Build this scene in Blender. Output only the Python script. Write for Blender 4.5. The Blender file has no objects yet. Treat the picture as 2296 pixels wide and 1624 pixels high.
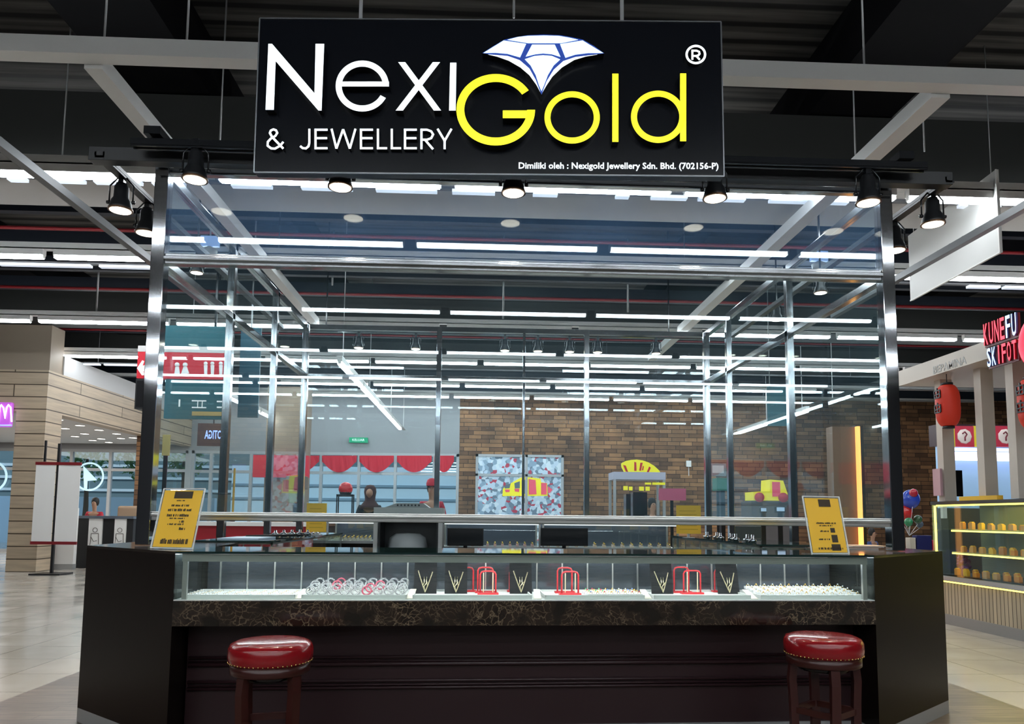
import bpy, bmesh, math, random
from math import sin, cos, pi, radians, tan, atan2, hypot
from mathutils import Vector, Matrix
random.seed(7)
SC = bpy.context.scene
COL = SC.collection
# ------------------------------------------------------------------ camera
F, PX, PY, CH = 1650.0, 1148.0, 1011.0, 1.25
YAW, PITCH, ROLL = radians(2.4), radians(5.13), radians(0.55)
fw = Vector((sin(YAW)*cos(PITCH), cos(YAW)*cos(PITCH), sin(PITCH)))
rt0 = Vector((cos(YAW), -sin(YAW), 0)); up0 = rt0.cross(fw)
rt = rt0*cos(ROLL) + up0*sin(ROLL); up = up0*cos(ROLL) - rt0*sin(ROLL)
CAM = Vector((0, 0, CH))
cd = bpy.data.cameras.new('camera'); cam = bpy.data.objects.new('camera', cd); COL.objects.link(cam)
cd.sensor_width = 36; cd.lens = F/2296*36; cd.shift_x = 0; cd.shift_y = (PY-812)/2296
cd.clip_start = .05; cd.clip_end = 300
cam.matrix_world = Matrix.Translation(CAM) @ Matrix((rt, up, -fw)).transposed().to_4x4()
SC.camera = cam
sd_ = bpy.data.lights.new('sun', 'SUN'); sd_.energy = 2.2; sd_.angle = .05; sd_.color = (1,.98,.95); so_ = bpy.data.objects.new('sun', sd_); COL.objects.link(so_); so_.rotation_euler = (radians(48), 0, radians(12))
# ------------------------------------------------------------------ view, world, exposure
SC.view_settings.view_transform = 'Standard'; SC.view_settings.look = 'None'
SC.view_settings.gamma = 1; SC.view_settings.use_curve_mapping = False
SC.view_settings.exposure = 0.0
w = bpy.data.worlds.new('sky'); SC.world = w; w.use_nodes = True
w.node_tree.nodes['Background'].inputs[0].default_value = (.50, .74, 1.0, 1)
w.node_tree.nodes['Background'].inputs[1].default_value = .95
SC.cycles.transparent_max_bounces = 48; SC.cycles.max_bounces = 8
SC.cycles.glossy_bounces = 6; SC.cycles.sample_clamp_indirect = 6
LAMP = 36.0      # strength of the ceiling strip lights
SPOT = 45.0      # watts of each track spotlight

def ray(px, py): return fw + rt*((px-PX)/F) - up*((py-PY)/F)
def at(px, py, Y): r = ray(px, py); return CAM + r*(Y/r.y)
def atZ(px, py, Z): r = ray(px, py); return CAM + r*((Z-CH)/r.z)
def atX(px, py, X): r = ray(px, py); return CAM + r*(X/r.x)
# ------------------------------------------------------------------ materials
MATS = {}
def M(name, col, rough=.5, metal=0., emit=None, es=1., spec=.5, coat=0., trans=0.):
    if name in MATS: return MATS[name]
    m = bpy.data.materials.new(name); m.use_nodes = True
    b = m.node_tree.nodes['Principled BSDF']; i = b.inputs
    i['Base Color'].default_value = (*col, 1); i['Roughness'].default_value = rough
    i['Metallic'].default_value = metal; i['Specular IOR Level'].default_value = spec
    i['Coat Weight'].default_value = coat; i['Coat Roughness'].default_value = .05
    i['Transmission Weight'].default_value = trans
    if emit: i['Emission Color'].default_value = (*emit, 1); i['Emission Strength'].default_value = es
    MATS[name] = m; return m
def nt(m): return m.node_tree.nodes, m.node_tree.links, m.node_tree.nodes['Principled BSDF']
def mapped(m, scale=(1,1,1), rot=(0,0,0)):
    N, L, b = nt(m)
    tc = N.new('ShaderNodeTexCoord'); mp = N.new('ShaderNodeMapping'); L.new(tc.outputs['Object'], mp.inputs[0])
    mp.inputs['Scale'].default_value = scale; mp.inputs['Rotation'].default_value = rot
    return mp
def ramp(m, src, stops):
    N, L, b = nt(m); r = N.new('ShaderNodeValToRGB'); L.new(src, r.inputs[0])
    e = r.color_ramp.elements
    while len(e) < len(stops): e.new(.5)
    for k, (p, c) in enumerate(stops): e[k].position = p; e[k].color = (*c, 1)
    return r
def glass(name, tint=(.955,.98,.985), haze=.022, hcol=(.42,.62,.8), k=1.0):
    m = bpy.data.materials.new(name); m.use_nodes = True
    N, L = m.node_tree.nodes, m.node_tree.links; N.clear()
    out = N.new('ShaderNodeOutputMaterial'); g = N.new('ShaderNodeNewGeometry')
    dot = N.new('ShaderNodeVectorMath'); dot.operation = 'DOT_PRODUCT'
    L.new(g.outputs['Normal'], dot.inputs[0]); L.new(g.outputs['Incoming'], dot.inputs[1])
    def mt(op, a, b=None):
        n = N.new('ShaderNodeMath'); n.operation = op
        for q, v in enumerate((a, b)):
            if v is None: continue
            if isinstance(v, (int, float)): n.inputs[q].default_value = v
            else: L.new(v, n.inputs[q])
        return n.outputs[0]
    c = mt('ABSOLUTE', dot.outputs['Value']); c = mt('SUBTRACT', 1.0, c); c = mt('POWER', c, 5.0)
    fr = mt('MULTIPLY_ADD', c, .95*k); N[fr.node.name].inputs[2].default_value = .045*k
    t = N.new('ShaderNodeBsdfTransparent'); t.inputs[0].default_value = (*tint, 1)
    gl = N.new('ShaderNodeBsdfGlossy'); gl.inputs['Roughness'].default_value = .0; gl.inputs[0].default_value = (.9,.97,1,1)
    mx = N.new('ShaderNodeMixShader'); L.new(fr, mx.inputs[0]); L.new(t.outputs[0], mx.inputs[1]); L.new(gl.outputs[0], mx.inputs[2])
    d = N.new('ShaderNodeBsdfDiffuse'); d.inputs[0].default_value = (*hcol, 1)
    tl = N.new('ShaderNodeBsdfTranslucent'); tl.inputs[0].default_value = (*hcol, 1)
    dm = N.new('ShaderNodeMixShader'); L.new(d.outputs[0], dm.inputs[1]); L.new(tl.outputs[0], dm.inputs[2])
    # uneven dust film; on the header glass its blue also paints in lamp glow
    tc = N.new('ShaderNodeTexCoord'); no = N.new('ShaderNodeTexNoise'); no.inputs['Scale'].default_value = 1.6; no.inputs['Detail'].default_value = 5
    L.new(tc.outputs['Object'], no.inputs['Vector'])
    hz = mt('MULTIPLY', no.outputs['Fac'], haze*2)
    m2 = N.new('ShaderNodeMixShader'); L.new(hz, m2.inputs[0]); L.new(mx.outputs[0], m2.inputs[1]); L.new(dm.outputs[0], m2.inputs[2])
    L.new(m2.outputs[0], out.inputs[0]); MATS[name] = m
    return m
G_cage = glass('cage_glass', (.94,.978,.985), .012, (.30,.55,.70), k=.55); G_top = glass('header_glass', (.93,.965,.99), .085, (.25,.48,.85), k=.75); G_case = glass('case_glass', (.94,.985,.965), .004, (.7,.9,.85)); G_win = glass('window_glass', (.93,.97,.98), .01)  # header glass haze colour holds the blue glow of the ceiling lights
G_plast = glass('clear_acrylic', (.97,.98,.98), .05, (.9,.9,.9), 1.6)
steel = M('polished_steel', (.60,.62,.65), .06, 1.0)
steel2 = M('satin_steel', (.42,.44,.46), .12, 1.0)
alu = M('brushed_aluminium', (.72,.72,.70), .28, .9)
galv = M('galvanised_steel', (.42,.43,.44), .42, .55)
traym = M('pale_channel_metal', (.72,.72,.71), .4, .15)
blackp = M('black_paint', (.010,.011,.013), .38)
blackg = M('black_gloss', (.008,.009,.011), .15)
darkm = M('black_metal', (.02,.02,.022), .3, .6)
white = M('white_paint', (.75,.74,.72), .5)
cream = M('cream_laminate', (.66,.60,.50), .45)
redp = M('red_plastic', (.62,.02,.03), .3)
gold = M('gold', (.83,.58,.20), .25, 1.0)
lampw = M('led_tube', (1,1,1), .5, emit=(.90,.96,1.0), es=LAMP)
dimbar = M('dim_bar_glow', (.7,.75,.8), .5, emit=(.75,.85,1.0), es=.55)
warm = M('spot_lens', (1,1,1), .5, emit=(1,.86,.66), es=9)
velvetk = M('black_velvet', (.012,.012,.014), .9, spec=.2)
trayw = M('white_tray', (.80,.80,.78), .5)
yellowc = M('yellow_card', (.98,.58,.045), .5)
inkm = M('dark_ink', (.05,.035,.02), .6)
# marble
marble = M('dark_marble', (.03,.02,.015), .12)
N, L, b = nt(marble); mp = mapped(marble, (1,1,1))
no = N.new('ShaderNodeTexNoise'); no.inputs['Scale'].default_value = 5; no.inputs['Detail'].default_value = 6; L.new(mp.outputs[0], no.inputs['Vector'])
va = N.new('ShaderNodeVectorMath'); va.operation = 'MULTIPLY_ADD'; L.new(no.outputs['Color'], va.inputs[0]); va.inputs[1].default_value = (.35,.35,.35); L.new(mp.outputs[0], va.inputs[2])
vo = N.new('ShaderNodeTexVoronoi'); vo.feature = 'DISTANCE_TO_EDGE'; vo.inputs['Scale'].default_value = 24; L.new(va.outputs[0], vo.inputs['Vector'])
r1 = ramp(marble, vo.outputs['Distance'], [(0, (.26,.20,.13)), (.03, (.07,.05,.032)), (.10, (.018,.012,.009))])
no2 = N.new('ShaderNodeTexNoise'); no2.inputs['Scale'].default_value = 6; no2.inputs['Detail'].default_value = 8; L.new(mp.outputs[0], no2.inputs['Vector'])
r2 = ramp(marble, no2.outputs['Fac'], [(.35, (.012,.010,.008)), (.5, (.036,.024,.017)), (.68, (.10,.062,.042))])
mx = N.new('ShaderNodeMix'); mx.data_type = 'RGBA'; mask = ramp(marble, no2.outputs['Fac'], [(.40, (0,0,0)), (.58, (1,1,1))])
L.new(mask.outputs[0], mx.inputs[0]); L.new(r2.outputs[0], mx.inputs[6]); L.new(r1.outputs[0], mx.inputs[7]); L.new(mx.outputs[2], b.inputs['Base Color'])
# dark espresso laminate
espresso = M('espresso_laminate', (.009,.0055,.0045), .38, spec=.16)
panelm = M('plum_panel', (.024,.010,.012), .34, spec=.4)
stoolw = M('mahogany', (.045,.010,.008), .3)
vinyl = M('red_vinyl', (.27,.006,.010), .22, coat=.4)
# floor tiles
tile = M('beige_tile', (.5,.46,.4), .2)
N, L, b = nt(tile); mp = mapped(tile)
br = N.new('ShaderNodeTexBrick'); L.new(mp.outputs[0], br.inputs['Vector']); br.offset = 0.0
br.inputs['Color1'].default_value = (.50,.455,.395,1); br.inputs['Color2'].default_value = (.46,.42,.365,1); br.inputs['Mortar'].default_value = (.17,.15,.13,1)
br.inputs['Scale'].default_value = 1; br.inputs['Mortar Size'].default_value = .004; br.inputs['Brick Width'].default_value = .6; br.inputs['Row Height'].default_value = .6
L.new(br.outputs['Color'], b.inputs['Base Color'])
no = N.new('ShaderNodeTexNoise'); no.inputs['Scale'].default_value = 2; L.new(mp.outputs[0], no.inputs['Vector'])
rr = ramp(tile, no.outputs['Fac'], [(.3, (.10,)*3), (.7, (.26,)*3)]); L.new(rr.outputs[0], b.inputs['Roughness'])
# wood vinyl floor
plank = M('grey_brown_planks', (.12,.09,.07), .3)
N, L, b = nt(plank); mp = mapped(plank)
br = N.new('ShaderNodeTexBrick'); L.new(mp.outputs[0], br.inputs['Vector'])
br.inputs['Color1'].default_value = (.15,.115,.09,1); br.inputs['Color2'].default_value = (.09,.07,.056,1); br.inputs['Mortar'].default_value = (.03,.025,.02,1)
br.inputs['Scale'].default_value = 1; br.inputs['Mortar Size'].default_value = .002; br.inputs['Brick Width'].default_value = .9; br.inputs['Row Height'].default_value = .1
mp2 = mapped(plank, (2,30,1)); no = N.new('ShaderNodeTexNoise'); L.new(mp2.outputs[0], no.inputs['Vector']); no.inputs['Scale'].default_value = 2; no.inputs['Detail'].default_value = 6
gr = ramp(plank, no.outputs['Fac'], [(.3, (.6,.6,.6)), (.7, (1.7,1.6,1.5))])
mu = N.new('ShaderNodeMix'); mu.data_type = 'RGBA'; mu.blend_type = 'MULTIPLY'; mu.inputs[0].default_value = 1
L.new(br.outputs['Color'], mu.inputs[6]); L.new(gr.outputs[0], mu.inputs[7]); L.new(mu.outputs[2], b.inputs['Base Color'])
# wood block wall
brick = M('wood_block_wall', (.2,.1,.05), .7)
N, L, b = nt(brick); mp = mapped(brick, (1,1,1), (pi/2,0,0))
br = N.new('ShaderNodeTexBrick'); L.new(mp.outputs[0], br.inputs['Vector'])
br.inputs['Color1'].default_value = (.27,.145,.07,1); br.inputs['Color2'].default_value = (.085,.042,.022,1); br.inputs['Mortar'].default_value = (.025,.014,.009,1)
br.inputs['Scale'].default_value = 1; br.inputs['Mortar Size'].default_value = .009; br.inputs['Brick Width'].default_value = .42; br.inputs['Row Height'].default_value = .135
br.offset = .37; br.squash = 1.7; br.squash_frequency = 3
no = N.new('ShaderNodeTexNoise'); no.inputs['Scale'].default_value = 1.3; no.inputs['Detail'].default_value = 3; L.new(mp.outputs[0], no.inputs['Vector'])
gr = ramp(brick, no.outputs['Fac'], [(.3, (.75,.75,.75)), (.7, (1.5,1.4,1.25))])
mu = N.new('ShaderNodeMix'); mu.data_type = 'RGBA'; mu.blend_type = 'MULTIPLY'; mu.inputs[0].default_value = 1
L.new(br.outputs['Color'], mu.inputs[6]); L.new(gr.outputs[0], mu.inputs[7]); L.new(mu.outputs[2], b.inputs['Base Color'])
bp = N.new('ShaderNodeBump'); bp.inputs['Strength'].default_value = .5; L.new(br.outputs['Fac'], bp.inputs['Height']); bp.invert = True; L.new(bp.outputs[0], b.inputs['Normal'])
# planked cladding (light oak)
def cladding(name, c1, c2, row, vert=False, gap=.012):
    m = M(name, c1, .45); N, L, b = nt(m)
    tc = N.new('ShaderNodeTexCoord'); sp = N.new('ShaderNodeSeparateXYZ'); L.new(tc.outputs['Object'], sp.inputs[0])
    cb = N.new('ShaderNodeCombineXYZ'); ad = N.new('ShaderNodeMath'); L.new(sp.outputs[0], ad.inputs[0]); L.new(sp.outputs[1], ad.inputs[1])
    if vert: L.new(sp.outputs[2], cb.inputs[0]); L.new(ad.outputs[0], cb.inputs[1])
    else: L.new(ad.outputs[0], cb.inputs[0]); L.new(sp.outputs[2], cb.inputs[1])
    br = N.new('ShaderNodeTexBrick'); L.new(cb.outputs[0], br.inputs['Vector']); br.offset = .5
    br.inputs['Color1'].default_value = (*c1,1); br.inputs['Color2'].default_value = (*c2,1); br.inputs['Mortar'].default_value = (.05,.035,.02,1)
    br.inputs['Scale'].default_value = 1; br.inputs['Mortar Size'].default_value = gap; br.inputs['Brick Width'].default_value = 60 if vert else 4; br.inputs['Row Height'].default_value = row
    mp = mapped(m, (.6,.6,9) if not vert else (9,9,.6)); no = N.new('ShaderNodeTexNoise'); no.inputs['Scale'].default_value = 2; no.inputs['Detail'].default_value = 5; L.new(mp.outputs[0], no.inputs['Vector'])
    gr = ramp(m, no.outputs['Fac'], [(.3, (.82,.82,.82)), (.7, (1.15,1.12,1.08))])
    mu = N.new('ShaderNodeMix'); mu.data_type = 'RGBA'; mu.blend_type = 'MULTIPLY'; mu.inputs[0].default_value = 1
    L.new(br.outputs['Color'], mu.inputs[6]); L.new(gr.outputs[0], mu.inputs[7]); L.new(mu.outputs[2], b.inputs['Base Color'])
    return m
oak = cladding('oak_cladding', (.46,.37,.27), (.40,.32,.235), .265)
slat = cladding('slatted_ash', (.50,.42,.30), (.42,.35,.25), .06, True, .005)
# ceiling deck
deck = M('dark_roof_deck', (.05,.05,.05), .7)
N, L, b = nt(deck); mp = mapped(deck, (.05,1,1))
wv = N.new('ShaderNodeTexWave'); wv.bands_direction = 'Y'; wv.inputs['Scale'].default_value = 1.1; wv.inputs['Distortion'].default_value = .6; wv.inputs['Detail'].default_value = 3
L.new(mp.outputs[0], wv.inputs['Vector'])
no = N.new('ShaderNodeTexNoise'); no.inputs['Scale'].default_value = 12; no.inputs['Detail'].default_value = 6; L.new(mp.outputs[0], no.inputs['Vector'])
a1 = ramp(deck, wv.outputs['Fac'], [(.10, (.002,.002,.002)), (.24, (.06,.056,.052)), (1, (.10,.095,.088))])
a2 = ramp(deck, no.outputs['Fac'], [(.35, (.35,.35,.35)), (.65, (1.2,1.2,1.2))])
mu = N.new('ShaderNodeMix'); mu.data_type = 'RGBA'; mu.blend_type = 'MULTIPLY'; mu.inputs[0].default_value = 1
L.new(a1.outputs[0], mu.inputs[6]); L.new(a2.outputs[0], mu.inputs[7]); L.new(mu.outputs[2], b.inputs['Base Color'])
# ------------------------------------------------------------------ mesh builder
class MB:
    def __init__(s): s.v = []; s.f = []; s.m = []; s.sm = []
    def add(s, vs, fs, m=0, smooth=False):
        o = len(s.v); s.v += [tuple(v) for v in vs]
        for f in fs: s.f.append([o+i for i in f]); s.m.append(m); s.sm.append(smooth)
        return s
    def box(s, x0, y0, z0, x1, y1, z1, m=0):
        x0, x1 = sorted((x0, x1)); y0, y1 = sorted((y0, y1)); z0, z1 = sorted((z0, z1))
        v = [(x0,y0,z0),(x1,y0,z0),(x1,y1,z0),(x0,y1,z0),(x0,y0,z1),(x1,y0,z1),(x1,y1,z1),(x0,y1,z1)]
        return s.add(v, [(0,3,2,1),(4,5,6,7),(0,1,5,4),(1,2,6,5),(2,3,7,6),(3,0,4,7)], m)
    def bar(s, p, q, wd, ht, m=0, upv=(0,0,1)):      # rectangular bar from p to q
        p, q = Vector(p), Vector(q); d = (q-p).normalized(); u = Vector(upv)
        if abs(d.dot(u)) > .95: u = Vector((0,1,0))
        sd = d.cross(u).normalized(); u = sd.cross(d).normalized(); a, c = sd*wd/2, u*ht/2
        v = [p-a-c, p+a-c, p+a+c, p-a+c, q-a-c, q+a-c, q+a+c, q-a+c]
        return s.add(v, [(0,1,2,3),(7,6,5,4),(0,4,5,1),(1,5,6,2),(2,6,7,3),(3,7,4,0)], m)
    def tube(s, pts, r, n=10, m=0, closed=False):
        pts = [Vector(p) for p in pts]; k = len(pts); rs = r if isinstance(r, (list, tuple)) else [r]*k
        vs = []; pu = None
        for i in range(k):
            a = pts[(i-1) % k] if (closed or i > 0) else pts[i]; b_ = pts[(i+1) % k] if (closed or i < k-1) else pts[i]
            d = (b_-a).normalized()
            if pu is None: pu = Vector((0,0,1)) if abs(d.z) < .9 else Vector((0,1,0))
            sd = d.cross(pu).normalized(); pu = sd.cross(d).normalized()
            for j in range(n): t = 2*pi*j/n; vs.append(pts[i] + (sd*cos(t)+pu*sin(t))*rs[i])
        fs = []
        for i in range(k if closed else k-1):
            i2 = (i+1) % k
            for j in range(n): fs.append((i*n+j, i*n+(j+1) % n, i2*n+(j+1) % n, i2*n+j))
        if not closed: fs.append(list(range(n))[::-1]); fs.append([(k-1)*n+j for j in range(n)])
        return s.add(vs, fs, m, True)
    def lathe(s, prof, c=(0,0,0), n=24, m=0, axis='z', cap=.1):
        vs = []
        for r, z in prof:
            for j in range(n):
                t = 2*pi*j/n; p = (r*cos(t), r*sin(t), z)
                if axis == 'y': p = (r*cos(t), z, r*sin(t))
                if axis == 'x': p = (z, r*cos(t), r*sin(t))
                vs.append((p[0]+c[0], p[1]+c[1], p[2]+c[2]))
        k = len(prof); fs = [(i*n+j, i*n+(j+1) % n, (i+1)*n+(j+1) % n, (i+1)*n+j) for i in range(k-1) for j in range(n)]
        if prof[0][0] <= cap: fs.append(list(range(n))[::-1])
        if prof[-1][0] <= cap: fs.append([(k-1)*n+j for j in range(n)])
        return s.add(vs, fs, m, True)
    def ball(s, c, r, n=14, m=0, sz=1.0):
        return s.lathe([(max(.001, r*sin(pi*i/n)), -r*sz*cos(pi*i/n)) for i in range(n+1)], c, n+4, m)
    def prism(s, poly, a, m=0, m2=None):             # closed outline (3D points) pushed along a
        a = Vector(a); n = len(poly); P_ = [Vector(p) for p in poly]
        s.add(P_ + [p+a for p in P_], [list(range(n))], m); o = len(s.v)-2*n; mm = m if m2 is None else m2
        s.f.append([o+n+i for i in range(n)][::-1]); s.m.append(mm); s.sm.append(False)
        for i in range(n): s.f.append([o+i, o+n+i, o+n+(i+1) % n, o+(i+1) % n]); s.m.append(mm); s.sm.append(False)
        return s
    def ribbon(s, Lp, Rp, a, m=0, m2=1, closed=False):   # strip between two outlines, pushed along a
        a = Vector(a); n = len(Lp); P_ = [Vector(p) for p in Lp] + [Vector(p) for p in Rp]; o = len(s.v)
        s.v += [tuple(p) for p in P_] + [tuple(p+a) for p in P_]; k = 2*n
        for i in range(n if closed else n-1):
            j = (i+1) % n
            for f, q in (((i, j, n+j, n+i), m), ((k+i, k+n+i, k+n+j, k+j), m2), ((i, k+i, k+j, j), m2), ((n+i, n+j, k+n+j, k+n+i), m2)):
                s.f.append([o+t for t in f]); s.m.append(q); s.sm.append(False)
        if not closed:
            for i in (0, n-1): s.f.append([o+i, o+n+i, o+k+n+i, o+k+i]); s.m.append(m2); s.sm.append(False)
        return s
    def build(s, name, mats, parent=None, local=False, origin=None, bevel=0, fix=True):
        if not isinstance(mats, (list, tuple)): mats = [mats]
        me = bpy.data.meshes.new(name)
        vs = [Vector(v) for v in s.v]
        if parent is not None:
            og = Vector((0,0,0)) if local else ABS[parent.name]
        else:
            if origin is None:
                xs = [v.x for v in vs]; ys = [v.y for v in vs]; zs = [v.z for v in vs]
                origin = ((min(xs)+max(xs))/2, (min(ys)+max(ys))/2, min(zs))
            og = Vector(origin)
        me.from_pydata([v-og for v in vs], [], s.f)
        for m_ in mats: me.materials.append(m_)
        for p, mi, sm in zip(me.polygons, s.m, s.sm): p.material_index = min(mi, len(mats)-1); p.use_smooth = sm
        if fix:
            bm = bmesh.new(); bm.from_mesh(me); bmesh.ops.recalc_face_normals(bm, faces=bm.faces); bm.to_mesh(me); bm.free()
        o = bpy.data.objects.new(name, me); COL.objects.link(o)
        if parent is not None:
            o.parent = parent; ABS[o.name] = og
        else:
            o.location = og; ABS[o.name] = og
        if bevel:
            md = o.modifiers.new('bevel', 'BEVEL'); md.width = bevel; md.segments = 2; md.limit_method = 'ANGLE'
        return o
ABS = {}
def tag(o, label, cat, group=None, kind=None):
    o['label'] = label; o['category'] = cat
    if group: o['group'] = group
    if kind: o['kind'] = kind
    return o
def thing(name, label, cat, loc=(0,0,0), group=None, rz=0):
    o = bpy.data.objects.new(name, None); COL.objects.link(o); o.location = loc; o.rotation_euler = (0,0,rz)
    o.empty_display_size = .1; ABS[o.name] = Vector(loc); return tag(o, label, cat, group)
def struct(o): o['kind'] = 'structure'; return o
def dup(root, loc, label, rz=None):
    r = root.copy(); COL.objects.link(r); r.location = loc; ABS[r.name] = Vector(loc)
    if rz is not None: r.rotation_euler = (0,0,rz)
    r['label'] = label
    for ch in list(root.children):
        c = ch.copy(); COL.objects.link(c); c.parent = r
        for g in ch.children:
            d = g.copy(); COL.objects.link(d); d.parent = c
    return r
def text_verts(body, size, bold=0.0, font=None):
    cu = bpy.data.curves.new('t', 'FONT'); cu.body = body; cu.size = size; cu.align_x = 'CENTER'; cu.align_y = 'CENTER'; cu.offset = bold; cu.resolution_u = 2
    o = bpy.data.objects.new('t', cu); COL.objects.link(o); dg = bpy.context.evaluated_depsgraph_get()
    me = bpy.data.meshes.new_from_object(o.evaluated_get(dg))
    vs = [v.co.copy() for v in me.vertices]; fs = [list(p.vertices) for p in me.polygons]
    bpy.data.objects.remove(o); bpy.data.curves.remove(cu); bpy.data.meshes.remove(me)
    return vs, fs
def text_on(mb, body, size, origin, U, V, m=0, bold=0.0, depth=0.0, width=None):
    vs, fs = text_verts(body, size, bold); U, V, O = Vector(U), Vector(V), Vector(origin)
    if width:
        x0 = min(v.x for v in vs); x1 = max(v.x for v in vs); k = width/(x1-x0)
        for v in vs: v.x = (v.x-(x0+x1)/2)*k
    mb.add([O+U*v.x+V*v.y for v in vs], fs, m)
    if depth:
        n = U.cross(V); e = {}
        for f in fs:
            for i in range(len(f)): a, b_ = f[i], f[(i+1) % len(f)]; e[(a, b_)] = 1
        o = len(mb.v)-len(vs); o2 = len(mb.v); mb.v += [tuple(Vector(mb.v[o+i])-n*depth) for i in range(len(vs))]
        for (a, b_) in e:
            if (b_, a) not in e: mb.f.append([o+a, o2+a, o2+b_, o+b_]); mb.m.append(m+1); mb.sm.append(False)
    return mb
def skin_mesh(chain, edges, radii, sub=2):
    me = bpy.data.meshes.new('s'); me.from_pydata(chain, edges, []); o = bpy.data.objects.new('s', me); COL.objects.link(o)
    o.modifiers.new('k', 'SKIN'); su = o.modifiers.new('u', 'SUBSURF'); su.levels = sub; su.render_levels = sub
    for v, r in zip(me.skin_vertices[0].data, radii): v.radius = (r, r) if not isinstance(r, tuple) else r
    me.skin_vertices[0].data[0].use_root = True
    dg = bpy.context.evaluated_depsgraph_get(); m2 = bpy.data.meshes.new_from_object(o.evaluated_get(dg))
    r = ([v.co.copy() for v in m2.vertices], [list(p.vertices) for p in m2.polygons])
    bpy.data.objects.remove(o); bpy.data.meshes.remove(me); bpy.data.meshes.remove(m2); return r

# ================================================================== ROOM
X0, X1, Y0, Y1, ZC = -20., 20., -13., 26., 6.6
mb = MB(); xs = [X0, -3.15, 3.65, X1]; ys = [Y0, -4., 9.9, Y1+14]
for i in range(3):
    for j in range(3):
        mb.add([(xs[i],ys[j],0),(xs[i+1],ys[j],0),(xs[i+1],ys[j+1],0),(xs[i],ys[j+1],0)], [(0,1,2,3)], 1 if i == 1 and j == 1 else 0)
fl = struct(mb.build('floor', [tile, plank], origin=(0,0,0), fix=False)); 
struct(MB().box(X0, Y0, ZC, X1, Y1, ZC+.2).build('ceiling', deck, origin=(0,0,ZC)))
wallk = M('dark_wall', (.028,.030,.034), .6); wallg = M('grey_wall', (.06,.06,.065), .6)
struct(MB().box(X0-.2, Y0, 0, X0, Y1, ZC).build('wall_left', wallg)); struct(MB().box(X1, Y0, 0, X1+.2, Y1, ZC).build('wall_right', wallg))
struct(MB().box(X0, Y0-.2, 0, X1, Y0, ZC).build('wall_near', wallg))
# far wall: wood blocks with a dark upper band
YF = 24.
xb = at(1030, 1000, YF).x; zb = at(1300, 884, YF).z
struct(MB().box(xb, YF, 0, X1, YF+.3, zb).build('wall_far', brick, origin=(0,YF,0)))
struct(MB().box(X0, YF+.02, zb, X1, YF+.28, ZC).build('wall_upper', M('navy_wall', (.016,.022,.032), .55)))
# grey fascia and shop window left of the brick
zf0, zf1 = at(860, 1016, YF).z, zb
fas = M('pale_grey_fascia', (.29,.30,.32), .5)
struct(MB().box(X0, YF, zf0, xb, YF+.3, zf1).build('wall_fascia', fas))
framem = M('grey_window_frame', (.40,.42,.44), .4)
def glazing(name, x0, x1, z0, z1, Y, xm, zm, t=.09):
    g = thing(name, '', '', ((x0+x1)/2, Y, z0)); del g['label']; del g['category']; g['kind'] = 'structure'
    m = MB(); m.box(x0, Y, z0, x1, Y+.12, z0+t).box(x0, Y, z1-t, x1, Y+.12, z1).box(x0, Y, z0, x0+t, Y+.12, z1).box(x1-t, Y, z0, x1, Y+.12, z1)
    for x in xm: m.box(x-t/2, Y, z0+t, x+t/2, Y+.12, z1-t)
    for z in zm: m.box(x0+t, Y+.01, z-t/2, x1-t, Y+.11, z+t/2)
    m.build('window_frame', framem, g)
    MB().box(x0+t, Y+.05, z0+t, x1-t, Y+.06, z1-t).build('window_pane', G_win, g)
    return g
glazing('window_1', -9.3, xb, 0., zf0, YF, [at(x, 1100, YF).x for x in (470, 560, 645, 718, 803, 885, 972)], [at(860, 1062, YF).z, at(860, 1178, YF).z])
glazing('window_2', X0, -9.4, 0., zf0, YF, [at(x, 1100, YF).x for x in (-180, -20, 155, 243, 320)], [at(200, 1053, YF).z])
struct(MB().box(-9.4, YF-.02, 0, -9.3, YF+.2, zf0).build('trim_20', framem))
# red swags of bunting inside the window
redf = M('red_fabric', (.55,.01,.03), .7)
for k, (a, c) in enumerate(((636, 716), (722, 800), (806, 883), (890, 968), (974, 1018))):
    m = MB(); n = 12; A, C_ = at(a, 1022, YF-.06), at(c, 1022, YF-.06); dz = at(a, 1056, YF-.06).z
    top = [A.lerp(C_, i/n) for i in range(n+1)]; bot = [Vector((p.x, p.y+.02*cos(i*2.3), p.z-.05-(A.z-dz)*sin(pi*max(.04, min(.96, i/n)))**.6)) for i, p in enumerate(top)]
    m.ribbon(top, bot, (0,.02,0), 0, 0)
    tag(m.build('bunting_swag', redf), 'red cloth swag across the shop window top, %s of five' % ['leftmost', 'second from the left', 'middle one', 'second from the right', 'rightmost'][k], 'bunting', 'red swags in the shop window')
# green exit sign
e0, e1 = at(783, 981, YF-.15), at(824, 993, YF-.15)
ex = thing('exit_sign', 'green lit exit sign on the grey fascia above the red swags', 'sign', (e0.x, YF-.15, e1.z))
MB().box(e0.x, YF-.15, e1.z, e1.x, YF-.05, e0.z).build('housing', M('exit_green', (.0,.25,.12), .5, emit=(.0,.30,.14), es=.5), ex)
text_on(MB(), 'KELUAR', .11, ((e0.x+e1.x)/2, YF-.155, (e0.z+e1.z)/2), (1,0,0), (0,0,1)).build('lettering', M('exit_white', (.8,1,.9), .5, emit=(.7,1,.85), es=.8), ex)
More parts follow.
